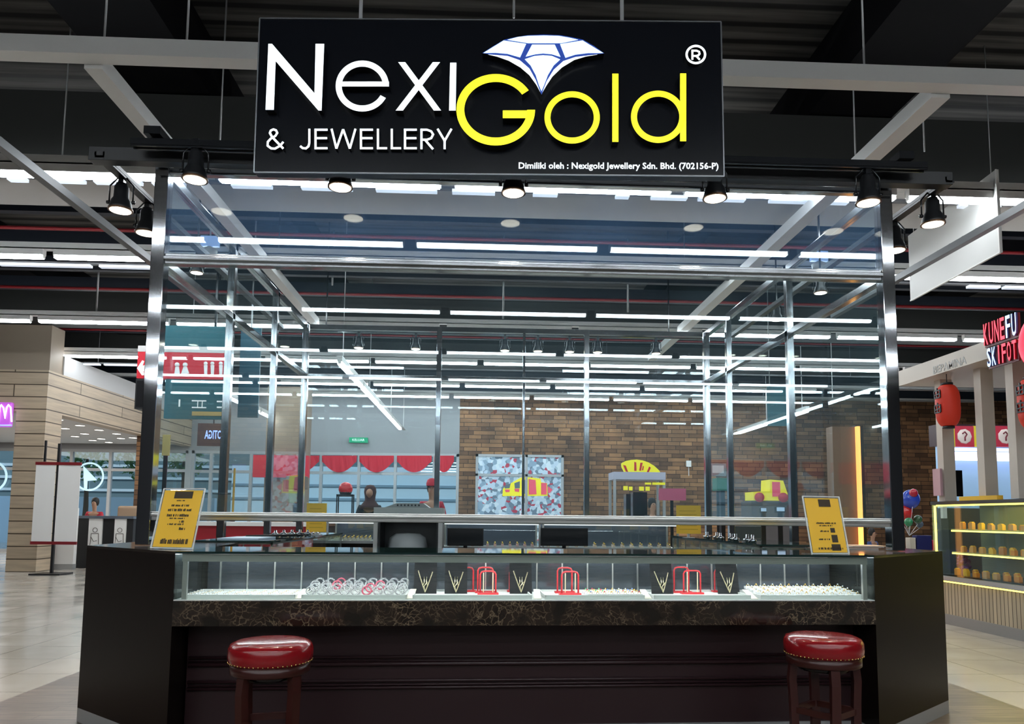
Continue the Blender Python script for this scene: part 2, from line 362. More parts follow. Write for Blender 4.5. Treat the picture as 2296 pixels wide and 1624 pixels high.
# exterior beyond the windows
ph = M('pale_hoarding', (.62,.78,.90), .6)
struct(MB().box(-40, 31, -.15, -11, 31.3, 1.9).build('wall_street', ph)); struct(MB().box(-11, 33, -.15, 34, 33.3, 3.4).build('wall_roadside', ph))
for k, z in enumerate((1.2, 1.9, 2.5)): struct(MB().box(-11, 32.94, z, 34, 33, z+.10).build('trim_%d' % (30+k), M('grey_blue_band', (.22,.33,.42), .6)))
struct(MB().box(-46, 37, -.15, 40, 37.4, 9).build('wall_opposite', M('teal_facade', (.10,.16,.18), .6)))
for k, z in enumerate((2.3, 2.9, 3.5, 4.4)): struct(MB().box(-46, 36.9, z, 40, 37, z+.13).build('trim_%d' % (40+k), M('pale_band', (.45,.55,.6), .6)))
struct(MB().box(-30, 26, -.25, 24, 41, -.15).build('ground', M('street', (.35,.38,.42), .7)))
# ---------------------------------------------------------------- beams and bulkheads of the roof
bk = M('bulkhead_grey', (.022,.023,.022), .7, spec=.25)
beamk = M('black_beam', (.004,.004,.005), .8, spec=.1); 
for k, (y, z0, z1, c) in enumerate(((8.0, 5.1, 5.92, bk), (15.5, 5.3, 6.1, bk), (19.5, 5.3, 6.1, bk))):
    struct(MB().box(X0, y, z0, X1, y+(1.15 if k == 0 else .8), z1).build('trim_%d' % (k+1), c))
for k, (x0, x1) in enumerate(((-4.05, -3.1), (3.75, 4.75), (-9.6, -8.9), (9.4, 10.2))):
    struct(MB().box(x0, -6, 5.95, x1, 23.9, 6.59).build('trim_%d' % (k+4), beamk))
struct(MB().box(X0, 8.02, 5.07, X1, 9.13, 5.10).build('trim_15', M('lit_soffit_tone', (.30,.28,.26), .7)))  # lighter slab under the bulkhead, lamp light on its underside put into colour
# light grid of thin secondary purlins
for k, y in enumerate((10.6, 12.0, 13.2, 14.4, 17.8)):
    struct(MB().box(X0, y, 5.6, X1, y+.12, 5.85).build('trim_%d' % (k+8), M('navy_steel', (.008,.011,.018), .6, spec=.3)))
pipe = M('red_pipe', (.22,.01,.015), .4)
for k, (y, nm) in enumerate(((11.0, 'highest and nearest'), (14.0, 'second'), (17.2, 'farthest'))):
    tag(MB().tube([(X0+.1, y, 5.5), (X1-.1, y, 5.5)], .03, 8).build('sprinkler_pipe', pipe), 'thin red sprinkler pipe under the dark ceiling, %s of three' % nm, 'pipe', 'red sprinkler pipes')
# ---------------------------------------------------------------- cable trays and strip lights
ZL = 4.7
def zrow(px, py, Y): return at(px, py, Y).z
rows = [('row just above the kiosk front', 7.64, 421), ('second row, level with the kiosk rail', 10.2, 601), ('third row, below the kiosk rail', 13.6, 742),
        ('fourth row, low behind the kiosk', 16.8, 817), ('fifth row far back', 20.0, 868), ('sixth and farthest row', 22.6, 893)]
back = [('reflected row over the photographer', .3), ('row behind the photographer', -2.8), ('second row behind the photographer', -5.9), ('third row behind the photographer', -9.0)]
ords = ['first', 'second', 'third', 'fourth', 'fifth', 'sixth', 'seventh', 'eighth', 'ninth']
proto = None; LSEG = 2.35
rowlist = [(n, y, zrow(1148, p, y)) for n, y, p in rows] + [(n, y, ZL) for n, y in back]
for r, (nm, Y, z) in enumerate(rowlist):
    m = MB(); z0 = z+.10
    m.box(X0+4, Y-.06, z0, X1-4, Y+.06, z0+.012).box(X0+4, Y-.06, z0, X1-4, Y-.05, z0+.09).box(X0+4, Y+.05, z0, X1-4, Y+.06, z0+.09)
    t = tag(m.build('cable_tray', traym), 'long pale metal cable tray carrying the %s' % nm, 'cable tray', 'cable trays over the strip lights')
    off = (.55, -.1, .2, .9, .4, 0, 0, .3, .1, 0)[r]
    nseg = 9 if r < 4 else 7
    for k in range(nseg):
        cx = (k-(nseg-1)/2)*(LSEG+.14)+off+.3
        lab = 'strip light, %s from the left in the %s' % (ords[k], nm)
        if proto is None:
            proto = thing('strip_light', lab, 'ceiling light', (cx, Y, z), 'white strip lights in the ceiling rows')
            MB().box(-LSEG/2, -.045, .02, LSEG/2, .045, .10).box(-LSEG/2, -.028, -.02, -LSEG/2+.02, .028, .02).box(LSEG/2-.02, -.028, -.02, LSEG/2, .028, .02).build('housing', white, proto, local=True)
            MB().box(-LSEG/2+.02, -.038, -.026, LSEG/2-.02, .038, .02).build('tube', lampw, proto, local=True)
        else: dup(proto, (cx, Y, z), lab)
# dim bluish emitting bars just behind three of the rows
pd = None
for r, (Y, py, segs) in enumerate(((8.05, 437, ((20,60),(125,190),(213,318),(343,415),(520,610),(676,790),(843,980),(1014,1110),(1195,1250),(1380,1410),(1460,1540),(1566,1670),(1725,1900),(2150,2240))),
                               (10.6, 622, ((0,205),(225,365),(2170,2240),(2250,2330))), (17.4, 836, ((0,100),(110,225),(235,330),(2060,2130))))):
    for k, (a, c) in enumerate(segs):
        p, q = at(a, py+(a-1148)*.028, Y), at(c, py+(c-1148)*.028, Y); 
        zc = at(1148, py, Y).z
        tag(MB().box(p.x, Y-.04, zc, q.x, Y+.04, zc+.035).build('dim_bar', dimbar), 'dim bluish bar behind the %s ceiling row, %s from the left' % (('first','second','fourth')[r], (ords+['tenth','eleventh','twelfth','thirteenth','fourteenth'])[k]), 'ceiling light', 'dim bars behind the bright rows')
for Y, py, nm in ((8.05, 437, 'first'), (10.6, 622, 'second'), (17.4, 836, 'fourth')):
    zc = at(1148, py, Y).z+.036; m = MB().box(-12, Y-.03, zc, 12, Y+.03, zc+.03)
    for x in (-9, -3, 3, 9): m.box(x-.006, Y-.006, zc+.03, x+.006, Y+.006, (6.58 if Y > 9.2 else 5.06))
    tag(m.build('bar_carrier', M('dark_carrier', (.05,.05,.055), .5)), 'thin dark carrier rail holding the dim bars behind the %s ceiling row' % nm, 'rail')
# light lines running away from the viewer
for x, y0, nm in ((-2.5, 12.8, 'seen through the back glass'), (-5.8, 14.4, 'seen through the left glass wall'), (8.0, 17.6, 'seen through the right glass wall')):
    k = 0; y = y0+1.18
    while y+1.2 < 24:
        dup(proto, (x, y, 3.91), 'strip light running front to back, %s of its line, %s' % (ords[k], nm), pi/2); k += 1; y += LSEG+.14
    m = MB().box(x-.05, y0, 4.01, x+.05, 23.9, 4.03)
    for yy in (y0+.3, 16.3, 20.2, 23.5): m.box(x-.006, yy, 4.03, x+.006, yy+.012, 6.58)
    tag(m.build('cable_tray', traym), 'pale cable tray over the front to back light line %s' % nm, 'cable tray')
# front tray frame (no lamps) : one across, two running back
ZA = at(30, 105, 5.56).z
m = MB().box(-8, 5.50, ZA-.07, 8, 5.64, ZA+.07)
tag(m.build('channel_beam', traym), 'pale steel channel crossing the picture behind the black shop sign', 'beam')
tag(MB().box(-3.17, 5.65, ZA-.10, -3.03, 13.5, ZA+.03).build('channel_beam', traym), 'pale steel channel running back from the crossing channel, left of the sign', 'beam')
tag(MB().box(3.68, 5.65, ZA-.10, 3.84, 16, ZA+.03).build('channel_beam', traym), 'pale steel channel running back from the crossing channel, right of the sign', 'beam')
tr = M('track_silver', (.09,.095,.10), .35, .4)
for x, lab in ((-3.66, 'left'), (4.75, 'right')):
    m = MB().box(x-.035, 4.4, 3.98, x+.035, 9.6, 4.0)
    for s in (-.028, .028): m.box(x+s-.007, 4.4, 4.0, x+s+.007, 9.6, 4.05)
    for i in range(26): m.box(x-.03, 4.45+i*.2, 4.045, x+.03, 4.47+i*.2, 4.055)
    tag(m.build('suspended_track', tr), 'slim silver suspended track running back on the %s of the kiosk' % lab, 'track')
# hanger rods
for k, (px, y0, y1, Y) in enumerate(((233, 0, 100, 5.56), (418, 0, 108, 5.56), (1938, 0, 150, 5.56), (2073, 0, 340, 7.2), (1918, 150, 350, 7.3), (493, 100, 320, 7.3), (215, 590, 712, 13.6), (137, 333, 385, 7.64), (1128, 615, 715, 13.6), (1408, 620, 700, 13.6), (745, 605, 640, 13.6), (1152, 0, 40, 5.56))):
    p, q = at(px, y0, Y), at(px, y1, Y); x = q.x
    tag(MB().tube([(x, Y, q.z), (x, Y, 6.6)], .009 if Y < 9 else .018, 6).build('hanger_rod', galv), 'thin metal rod hanging from the dark ceiling, %s counted from the left edge' % (['fourth','sixth','tenth','twelfth','ninth','fifth','first','second','seventh','eighth','third','eleventh'][k]), 'rod', 'ceiling hanger rods')

# ================================================================== GLASS KIOSK CAGE
YA, YB = 4.74, 8.7
XL, XR = -2.10, 2.715
ZT, ZM, ZLo = 3.51, 2.89, 1.235
cage = thing('glass_enclosure', 'tall glass enclosure with mirror polished steel posts and rails around the jewellery kiosk', 'glass enclosure', (.3, 6.7, 1.05))
W = .085
def post(x, y, wd=W, z0=1.055, z1=ZT): MB().box(x-wd/2, y-wd/2, z0, x+wd/2, y+wd/2, z1).build('post', steel if wd > .08 else steel2, cage, bevel=.004)
for x in (XL, XR): post(x, YA); post(x, YB, .07)
ysL = (6.1, 7.4); ysR = (6.3, 7.9)
for y in ysL: post(XL, y, .06)
for y in ysR: post(XR, y, .06)
for x in (-.517, 1.254): post(x, YB, .06)
post(.50, YB, .03); 
def railx(y, z, h, d=.06, x0=XL, x1=XR): MB().box(x0+W/2, y-d/2, z-h/2, x1-W/2, y+d/2, z+h/2).build('rail', steel2, cage, bevel=.004)
railx(YA, ZT-.03, .04); railx(YA, ZM, .07); 
for z_, h_, d_ in ((ZLo, .055, .06), (ZLo+.006, .02, .085)): MB().box(XL+W/2, YA-d_/2, z_-h_/2, XR-W/2, YA+d_/2, z_+h_/2).build('rail', alu, cage, bevel=.006)
def steprail(y, z, h): railx(y-.012, z, h*.4, .085)
steprail(YA, ZM, .06)
for z, h in ((ZT-.03, .06), (ZM, .05), (1.2, .04)): railx(YB, z, h, .05)
for x in (XL, XR):
    for z, h in ((ZT-.03, .06), (ZM, .055)): MB().box(x-.03, YA+W/2, z-h/2, x+.03, YB-.035, z+h/2).build('rail', steel2, cage, bevel=.004)
    MB().box(x-.012, YA+W/2, 1.2, x+.012, YB-.035, 1.22).build('rail', steel2, cage)
g = .008
def pane(x0, y0, z0, x1, y1, z1, mt=None): MB().box(x0, y0, z0, x1, y1, z1).build('glass_pane', mt or G_cage, cage)
pane(XL+.043, YA-g/2, ZM+.035, XR-.043, YA+g/2, ZT-.06, G_top); pane(XL+.043, YA-g/2, ZLo+.03, XR-.043, YA+g/2, ZM-.035)
for x, ysx in ((XL, ysL), (XR, ysR)):
    yy = [YA+.045]+list(ysx)+[YB-.045]
    for a, c in zip(yy[:-1], yy[1:]):
        pane(x-g/2, a+.03, 1.22, x+g/2, c-.03, ZM-.03); pane(x-g/2, a+.03, ZM+.03, x+g/2, c-.03, ZT-.06)
xx = [XL+.01, -.517, .50, 1.254, XR-.01]
for a, c in zip(xx[:-1], xx[1:]):
    pane(a+.03, YB-g/2, 1.22, c-.03, YB+g/2, ZM-.03)
pane(XL+.04, YB-g/2, ZM+.03, XR-.04, YB+g/2, ZT-.06)
# black header and lamp tracks
hz = at(400, 350, 4.66).z
m = MB().box(-2.52, 4.60, hz-.07, 3.12, 4.68, hz+.02)
hd = tag(m.build('header_beam', blackp, bevel=.003), 'long black header beam across the kiosk front with overhanging ends', 'beam')
for s, x in ((-1, -2.0), (1, 2.62)): 
    pz = at(350 if s < 0 else 2022, 300 if s < 0 else 355, 4.5)
    tag(MB().box(pz.x-.05, 4.44, pz.z-.03, pz.x+.05, 4.9, pz.z+.02).build('junction_box', blackg), 'small black box on top of the lamp track at its %s end' % ('left' if s < 0 else 'right'), 'junction box')
ZTR = at(350, 322, 4.5).z
tag(MB().box(-2.2, 4.47, ZTR-.02, 2.87, 4.53, ZTR+.02).box(-2.2, 4.475, ZTR-.03, 2.87, 4.485, ZTR-.02).box(-2.2, 4.515, ZTR-.03, 2.87, 4.525, ZTR-.02).build('lamp_track', blackg), 'black lamp track across the kiosk front behind the sign', 'lamp track')
for x, lab in ((-2.45, 'left'), (3.10, 'right')):
    m = MB().box(x-.03, 4.6, 3.50, x+.03, 8.9, 3.515)
    for s in (-.026, .026): m.box(x+s-.006, 4.6, 3.515, x+s+.006, 8.9, 3.54)
    for i in range(43): m.box(x-.028, 4.62+i*.1, 3.538, x+.028, 4.63+i*.1, 3.545)
    tag(m.build('lamp_track', darkm), 'dark lamp track running back along the %s side of the glass kiosk' % lab, 'lamp track')
MB_ = MB()
# spotlights
spot_proto = None
def spotlight(loc, label, watts=SPOT, sc=1.0, light=True):
    global spot_proto
    if spot_proto is None:
        t = thing('track_spotlight', label, 'spotlight', loc, 'black track spotlights'); spot_proto = t
        pass
        p = [(.072,0),(.076,.006),(.073,.02),(.060,.065),(.048,.085),(.046,.16),(.036,.175),(.034,.185)]
        MB().lathe(p, (0,0,0), 28).build('lamp_head', blackp, t, local=True)
        MB().lathe([(.066,-.004),(.066,.001)], (0,0,0), 24).build('lens', warm, t, local=True)
        MB().lathe([(.0785,-.003),(.0785,.008),(.067,.008),(.067,-.003),(.0785,-.003)], (0,0,0), 28).build('rim', M('bronze_rim', (.18,.10,.06), .3, .8), t, local=True)
        m = MB().tube([(-.078,0,.055),(-.078,0,.17),(-.03,0,.225),(.03,0,.225),(.078,0,.17),(.078,0,.055)], .006, 6)
        for s in (-1,1): m.lathe([(.012,-.01),(.012,.01)], (s*.083,0,.055), 10, axis='x')
        m.box(-.018,-.018,.185,.018,.018,.26)
        m.build('yoke', blackg, t, local=True)
    else: t = dup(spot_proto, loc, label)
    t.scale = (sc,)*3
    if light:
        ld = bpy.data.lights.new('spot', 'SPOT'); ld.energy = watts; ld.color = (1,.90,.78); ld.spot_size = radians(75); ld.spot_blend = .6; ld.shadow_soft_size = .05
        lo = bpy.data.objects.new('spot_beam', ld); COL.objects.link(lo); lo.location = (0,0,-.012); lo.parent = t
    return t
for k, (px, py) in enumerate(((437, 403), (763, 420), (1151, 433), (1603, 445), (1947, 455))):
    p = at(px, py, 4.5)
    spotlight((p.x, 4.5, p.z), 'black track spotlight at the kiosk front, %s of the five' % ('leftmost','second from the left','middle one','second from the right','rightmost')[k])
for px, py, Y, x, lab in ((270, 472, 0, -2.45, 'outside the left glass side, nearer one'), (328, 523, 0, -2.45, 'outside the left glass side, farther one'), (2092, 503, 0, 3.10, 'outside the right glass side, nearer one'), (2007, 562, 0, 3.10, 'outside the right glass side, farther one')):
    p = atX(px, py, x); spotlight(tuple(p), 'black track spotlight %s' % lab)
for k, (px, py) in enumerate(((804, 779), (932, 782), (1132, 786), (1206, 788), (1277, 789), (1340, 793), (1471, 794))):
    p = at(px, py, 11.6); p.z = at(1150, 787, 11.6).z; zsp = p.z; spotlight(tuple(p), 'small black spotlight beyond the back of the glass kiosk, %s from the left' % ords[k], 12)
tag(MB().box(-3.2, 11.57, zsp+.255, 4.0, 11.63, zsp+.29).box(-2.5, 11.59, zsp+.29, -2.48, 11.61, 6.6).box(3.0, 11.59, zsp+.29, 3.02, 11.61, 6.6).build('lamp_track', blackg), 'black lamp track beyond the back of the glass kiosk', 'lamp track')
for k, (px, py, Y) in enumerate(((441, 612, 8.6), (1140+700, 657, 8.2), (1742, 718, 9.6))):
    p = at(px, py, Y); ts = spotlight(tuple(p), 'spotlight seen through the %s' % ('left end of the kiosk glass', 'right end of the kiosk glass', 'right part of the kiosk glass, lower one')[k], 12)
    MB().box(-.008, -.008, .255, .008, .008, (5.09 if Y < 9 else 6.6)-p.z).build('stem', blackg, ts, local=True)
# two small monitors hanging under the ceiling
for k, (px, py, Y) in enumerate(((471, 550, 9.8), (1836, 583, 9.8))):
    p = at(px, py, Y); t = thing('hanging_display', 'small pale blue hanging display box seen through the glass on the %s' % ('left', 'right')[k], 'display box', tuple(p))
    MB().box(-.12,-.03,-.02,.12,.03,.12).build('screen', M('pale_blue_screen', (.35,.5,.85), .4, emit=(.35,.52,.9), es=.6), t, local=True)
    MB().lathe([(.09,-.13),(.10,-.06),(.03,-.02)], (0,0,0), 14).build('housing', white, t, local=True)
    MB().box(-.008,-.008,.12,.008,.008,6.6-p.z).build('stem', galv, t, local=True)

# ================================================================== SHOP SIGN
SY = 4.30
O = at(1100, 218, SY); U = Vector((cos(YAW), -sin(YAW), 0)); Vv = Vector((0,0,1)); Nn = Vector((sin(YAW), cos(YAW), 0))
def sp(px, py, d=0.0):        # point of the picture on the sign plane, d in front of it
    r = ray(px, py); t = (O-Nn*d-CAM).dot(Nn)/r.dot(Nn); return CAM+r*t
sb = sp(1097, 391)
sign = thing('shop_sign', 'large black box sign with lit white and yellow letters above the glass kiosk', 'sign', tuple(sb))
signface = M('sign_black', (.0035,.0045,.0075), .22, spec=.3)
c = [sp(583,42), sp(1616,50), sp(1623,396), sp(570,387)]
MB().prism(c, Nn*.07).build('sign_box', signface, sign, bevel=.004)
fr = MB()
for a, b_ in zip(c, c[1:]+c[:1]): fr.bar(a-Nn*.003, b_-Nn*.003, .008, .008)
fr.build('edge_trim', M('sign_edge', (.25,.26,.28), .35, .8), sign)
LW = M('letter_white', (.9,.95,1), .4, emit=(.86,.95,1.0), es=1.0); LY = M('letter_yellow', (.9,.85,.02), .4, emit=(.87,.83,.02), es=1.0)
LS = M('letter_side', (.006,.007,.009), .4); LB = M('diamond_blue', (.02,.06,.35), .4, emit=(.02,.06,.35), es=.5); LD = M('diamond_face', (.7,.9,1), .4, emit=(.72,.90,1.0), es=1.0); LD2 = M('diamond_edge_face', (.9,.97,1), .4, emit=(.92,.98,1.0), es=1.0)
def z2(x, y): return (560+x/4.252, 30+y/4.252)
def z3(x, y): return (1000+x/3.479, 30+y/3.479)
DL = .055
def poly_letter(polys, cv, mats, d=DL, name='letter', back=None):
    m = MB()
    for po in polys: m.prism([sp(*cv(*p), d) for p in po], Nn*(back or d), 0, 1)
    return m
def arc(cx, cy, rx, ry, a0, a1, n=48): return [(cx+rx*cos(radians(a0+(a1-a0)*i/n)), cy-ry*sin(radians(a0+(a1-a0)*i/n))) for i in range(n+1)]
def arc_rib(m, cv, cx, cy, rx, ry, w_, a0, a1, d=DL, closed=False, n=64):
    Lo = arc(cx, cy, rx, ry, a0, a1, n); Li = arc(cx, cy, rx-w_, ry-w_, a0, a1, n)
    if closed: Lo, Li = Lo[:-1], Li[:-1]
    m.ribbon([sp(*cv(*p), d) for p in Lo], [sp(*cv(*p), d) for p in Li], Nn*d, 0, 1, closed)
def rectp(x0, y0, x1, y1): return [(x0,y0),(x1,y0),(x1,y1),(x0,y1)]
poly_letter([[(177,290),(212,290),(617,762),(627,290),(710,290),(685,927),(655,927),(247,455),(230,920),(150,920)]], z2, None).build('letter', [LW, LS], sign)
m = poly_letter([rectp(850,650,1327,697)], z2, None); arc_rib(m, z2, 1073, 693, 254, 243, 58, -1, 332); m.build('letter', [LW, LS], sign)
m = poly_letter([[(1415,465),(1482,465),(1825,927),(1755,927)], [(1745,465),(1815,465),(1460,927),(1390,927)]], z2, None); m.build('letter', [LW, LS], sign)
poly_letter([[(1910,470),(1970,470),(1963,927),(1900,927)]], z2, None).build('letter', [LW, LS], sign)
m = poly_letter([rectp(443,757,680,818)], z3, None, DL+.012, back=DL+.012); arc_rib(m, z3, 388, 752, 307, 279, 62, 33, 360, DL+.012); m.build('letter', [LY, LS], sign)
m = MB(); arc_rib(m, z3, 984, 812, 216, 204, 47, 0, 360, closed=True); m.build('letter', [LY, LS], sign)
poly_letter([rectp(1297,470,1345,1003)], z3, None).build('letter', [LY, LS], sign)
m = poly_letter([rectp(1826,468,1874,998)], z3, None); arc_rib(m, z3, 1655, 807, 212, 204, 47, 0, 360, closed=True); m.build('letter', [LY, LS], sign)
# small capitals as strokes
def stroke(m, pts, w_, cv, d=.03):
    n = len(pts); Lp, Rp = [], []
    for i in range(n):
        a = pts[max(0,i-1)]; c_ = pts[min(n-1,i+1)]; dx, dy = c_[0]-a[0], c_[1]-a[1]; l = hypot(dx, dy); nx, ny = -dy/l, dx/l; k = 1
        if 0 < i < n-1:
            ax, ay = pts[i][0]-a[0], pts[i][1]-a[1]; q = hypot(ax, ay); k = 1/max(.35, abs((-ay/q)*nx+(ax/q)*ny))
        Lp.append((pts[i][0]+nx*w_/2*k, pts[i][1]+ny*w_/2*k)); Rp.append((pts[i][0]-nx*w_/2*k, pts[i][1]-ny*w_/2*k))
    m.ribbon([sp(*cv(*p), d) for p in Lp], [sp(*cv(*p), d) for p in Rp], Nn*d, 0, 1)
T, B_ = 1100, 1296; ws = 21
def E_(x0, x1): return [[(x0+10,T),(x0+10,B_)], [(x0,T+10),(x1,T+10)], [(x0,1190),(x1-4,1190)], [(x0,B_-10),(x1,B_-10)]]
small = [
 [[(320,1225),(290,1262),(240,1290),(205,1288),(170,1262),(172,1225),(200,1195),(245,1168),(262,1140),(250,1115),(225,1106),(200,1118),(192,1140),(210,1175),(320,1290)]],
 [[(568,T),(568,1235),(560,1268),(535,1288),(505,1285),(480,1265)]],
 E_(617,742), [[(780,T),(826,1290)],[(826,1290),(890,1105)],[(890,1105),(954,1290)],[(954,1290),(1008,T)]], E_(1050,1175),
 [[(1222,T),(1222,B_)],[(1212,B_-10),(1310,B_-10)]], [[(1354,T),(1354,B_)],[(1344,B_-10),(1443,B_-10)]], E_(1470,1593),
 [[(1637,T),(1637,B_)], [(1630,T+10),(1690,T+10),(1730,1125),(1748,1155),(1730,1190),(1690,1205),(1630,1205)], [(1670,1205),(1748,B_)]],
 [[(1790,T),(1858,1215)],[(1924,T),(1858,1215)],[(1858,1205),(1858,B_)]]]
for st in small:
    m = MB()
    for s_ in st: stroke(m, s_, ws, z2)
    m.build('letter', [LW, LS], sign)
# registered mark
m = MB(); arc_rib(m, z3, 1949, 321, 81, 76, 18, 0, 360, .03, True, 40)
for s_ in ([(1922,283),(1922,362)], [(1915,291),(1955,291),(1975,300),(1978,315),(1968,328),(1950,332),(1915,332)], [(1950,330),(1980,362)]): stroke(m, s_, 16, z3)
m.build('registered_mark', [LW, LS], sign)
# diamond
out = [(283,310),(365,258),(455,205),(550,184),(640,170),(760,165),(890,170),(980,186),(1068,205),(1155,255),(1235,312),(1120,325),(1000,360),(900,420),(820,505),(775,575),(745,635),(720,580),(680,515),(620,450),(540,395),(450,350),(370,325)]
m = MB(); m.prism([sp(*z3(*p), DL) for p in out], Nn*DL, 0, 1)
m.build('diamond_base', [LB, LS], sign)
fac = [[(480,205),(560,184),(640,175),(760,172),(880,175),(965,190),(1030,205),(900,231),(640,231)],
 [(292,308),(370,260),(450,211),(625,237),(578,342),(480,314),(385,306)], [(672,243),(848,243),(893,338),(825,317),(757,311),(695,318),(622,336)],
 [(890,239),(1065,211),(1150,262),(1225,308),(1110,308),(1010,320),(932,345)],
 [(615,357),(690,332),(757,326),(825,331),(890,359),(840,405),(795,480),(765,560),(745,605),(725,560),(700,480),(660,405)]]
ed = [[(330,320),(480,332),(575,365),(650,430),(700,520),(735,612),(705,556),(650,480),(580,420),(490,368),(400,336)],
 [(1180,320),(1010,340),(915,372),(840,440),(785,530),(752,615),(785,560),(830,492),(905,420),(1000,362),(1090,335)]]
m = MB()
for p_ in fac: m.prism([sp(*z3(*p), DL+.003) for p in p_], Nn*.003, 0, 0)
for p_ in ed: m.prism([sp(*z3(*p), DL+.003) for p in p_], Nn*.003, 1, 1)
m.build('diamond_facets', [LD, LD2], sign)
# owner line
p0, p1 = sp(1163, 372, .004), sp(1611, 373, .004)
m = MB(); text_on(m, 'Dimiliki oleh : Nexigold Jewellery Sdn. Bhd. (702156-P)', .055, (p0+p1)/2, (p1-p0).normalized(), Vv, 0, .0012, width=(p1-p0).length)
m.build('owner_lettering', LW, sign)
for s, px in ((-1, 800), (1, 1400)):
    p = sp(px, 60); MB().bar(p+Nn*.10, Vector((p.x+Nn.x*.1, p.y+Nn.y*.1, 6.0)), .02, .02).build('hanger', galv, sign)

# ================================================================== COUNTER
A_ = Vector((-1.60, 3.98, 0)); Bc = Vector((2.235, 4.13, 0)); CU = (Bc-A_).normalized(); CN = Vector((-CU.y, CU.x, 0)); CL = (Bc-A_).length
def cf(u, n, z): p = A_+CU*u+CN*n; return Vector((p.x, p.y, z))
def of(px, py, off):      # picture point on a plane 'off' behind the counter front
    r = ray(px, py); t = (A_+CN*off-Vector((0,0,0))).dot(CN)/r.dot(CN); return CAM+r*t
def cbox(m, u0, u1, n0, n1, z0, z1, mi=0):
    v = [cf(u0,n0,z0),cf(u1,n0,z0),cf(u1,n1,z0),cf(u0,n1,z0),cf(u0,n0,z1),cf(u1,n0,z1),cf(u1,n1,z1),cf(u0,n1,z1)]
    return m.add(v, [(0,3,2,1),(4,5,6,7),(0,1,5,4),(1,2,6,5),(2,3,7,6),(3,0,4,7)], mi)
ct = thing('display_counter', 'long jewellery display counter with dark marble band and lit glass showcase', 'display counter', tuple(A_+CU*CL/2))
cbox(MB(), 0, CL, -.005, .56, .664, .795).build('marble_band', marble, ct)
m = cbox(MB(), 0.01, CL-.01, .22, .56, 0, .664)
for z, h, d in ((.455,.012,.02),(.435,.008,.012),(.415,.016,.026),(.325,.012,.02),(.305,.008,.012),(.287,.012,.022)): m.tube([cf(.02, .22-d*.4, z+h/2), cf(CL-.02, .22-d*.4, z+h/2)], h*.75, 10)
m.build('kick_panel', panelm, ct)
cbox(MB(), .02, CL-.02, .205, .22, 0, .08).build('plinth', galv, ct)
cbox(MB(), .0, CL, 0, .56, .795, .80).build('showcase_floor', trayw, ct)
cbox(MB(), .0, CL, 0.0, .008, .80, 1.035).build('front_glass', G_case, ct)
cbox(MB(), .0, CL, -.01, .62, 1.040, 1.052).build('top_glass', M('top_glass_dark', (.012,.03,.028), .03, spec=.8), ct)
m = cbox(MB(), .03, CL-.03, .012, .042, .998, 1.038); cbox(m, .035, .06, .012, .03, .80, 1.0); cbox(m, CL-.06, CL-.035, .012, .03, .80, 1.0); m.build('frame', alu, ct)
m = cbox(MB(), .0, .012, .01, .45, .80, 1.035); cbox(m, CL-.012, CL, .01, .45, .80, 1.035); m.build('end_glass', G_case, ct)
m = cbox(MB(), .03, CL-.03, .44, .46, .80, 1.035); m.build('sliding_back', M('smoked_mirror', (.10,.115,.14), .12, .7), ct)
m = MB(); u = .1
while u < CL-.05: cbox(m, u, u+.008, .43, .44, .80, 1.035); u += .155
m.build('back_channels', alu, ct)
caseled = M('case_led', (1,1,1), .5, emit=(.92,.96,1.0), es=30)
cbox(MB(), .06, CL-.06, .045, .065, 1.020, 1.030).build('led_strip', caseled, ct)
cbox(MB(), .06, CL-.06, .40, .415, 1.020, 1.030).build('led_strip', caseled, ct)
# corner cabinets
def cab(name, pts, label, bmat):
    c = sum(pts, Vector())/len(pts); t = thing(name, label, 'cabinet', (c.x, c.y, 0))
    MB().prism([Vector((p.x,p.y,.08)) for p in pts], (0,0,.955)).build('body', bmat, t)
    MB().prism([Vector((p.x,p.y,1.035)) for p in pts], (0,0,.015)).build('top', M('espresso_top', (.03,.022,.018), .12), t)
    cc = Vector((c.x, c.y, 0)); MB().prism([cc+(Vector((p.x,p.y,0))-cc)*1.0 for p in pts], (0,0,.08)).build('plinth', M('grey_plinth', (.30,.30,.29), .4), t)
    return t
Lo, Ro = Vector((-2.41,4.66,0)), Vector((3.08,4.82,0)); A2, B2 = A_+CN*.60, Bc+CN*.60
cab('corner_cabinet', [A_-CU*.002, A_-CU*.002+CN*.72, Vector((-1.7,5.3,0)), Vector((-2.41,5.3,0)), Lo], 'dark brown angled corner cabinet closing the left end of the counter', espresso)
cab('corner_cabinet', [Bc+CU*.002, Ro, Vector((3.08,5.4,0)), Vector((2.4,5.4,0)), Bc+CU*.002+CN*.72], 'dark brown angled corner cabinet closing the right end of the counter', espresso)

# ------------------------------------------------ contents of the lit showcase
ZS = .801
def uof(px, off=.15, py=1335): p = of(px, py, off); return (p-A_).dot(CU)
def tray(px0, px1, label, n0=.03, n1=.34, h=.022, mat=trayw):
    u0, u1 = uof(px0, n0), uof(px1, n0); m = cbox(MB(), u0, u1, n0, n1, ZS, ZS+h*.5)
    cbox(m, u0, u1, n0, n0+.008, ZS+h*.5, ZS+h); cbox(m, u0, u1, n1-.008, n1, ZS+h*.5, ZS+h); cbox(m, u0, u0+.008, n0, n1, ZS+h*.5, ZS+h); cbox(m, u1-.008, u1, n0, n1, ZS+h*.5, ZS+h)
    tag(m.build('jewellery_tray', mat), label, 'tray', 'jewellery trays in the showcase'); return u0, u1, ZS+h*.5
T1 = tray(412, 662, 'flat white jewellery tray at the left end of the showcase')
T2 = tray(676, 912, 'white jewellery tray under the clear bangles')
T3 = tray(925, 1193, 'white jewellery tray under the left necklace boards')
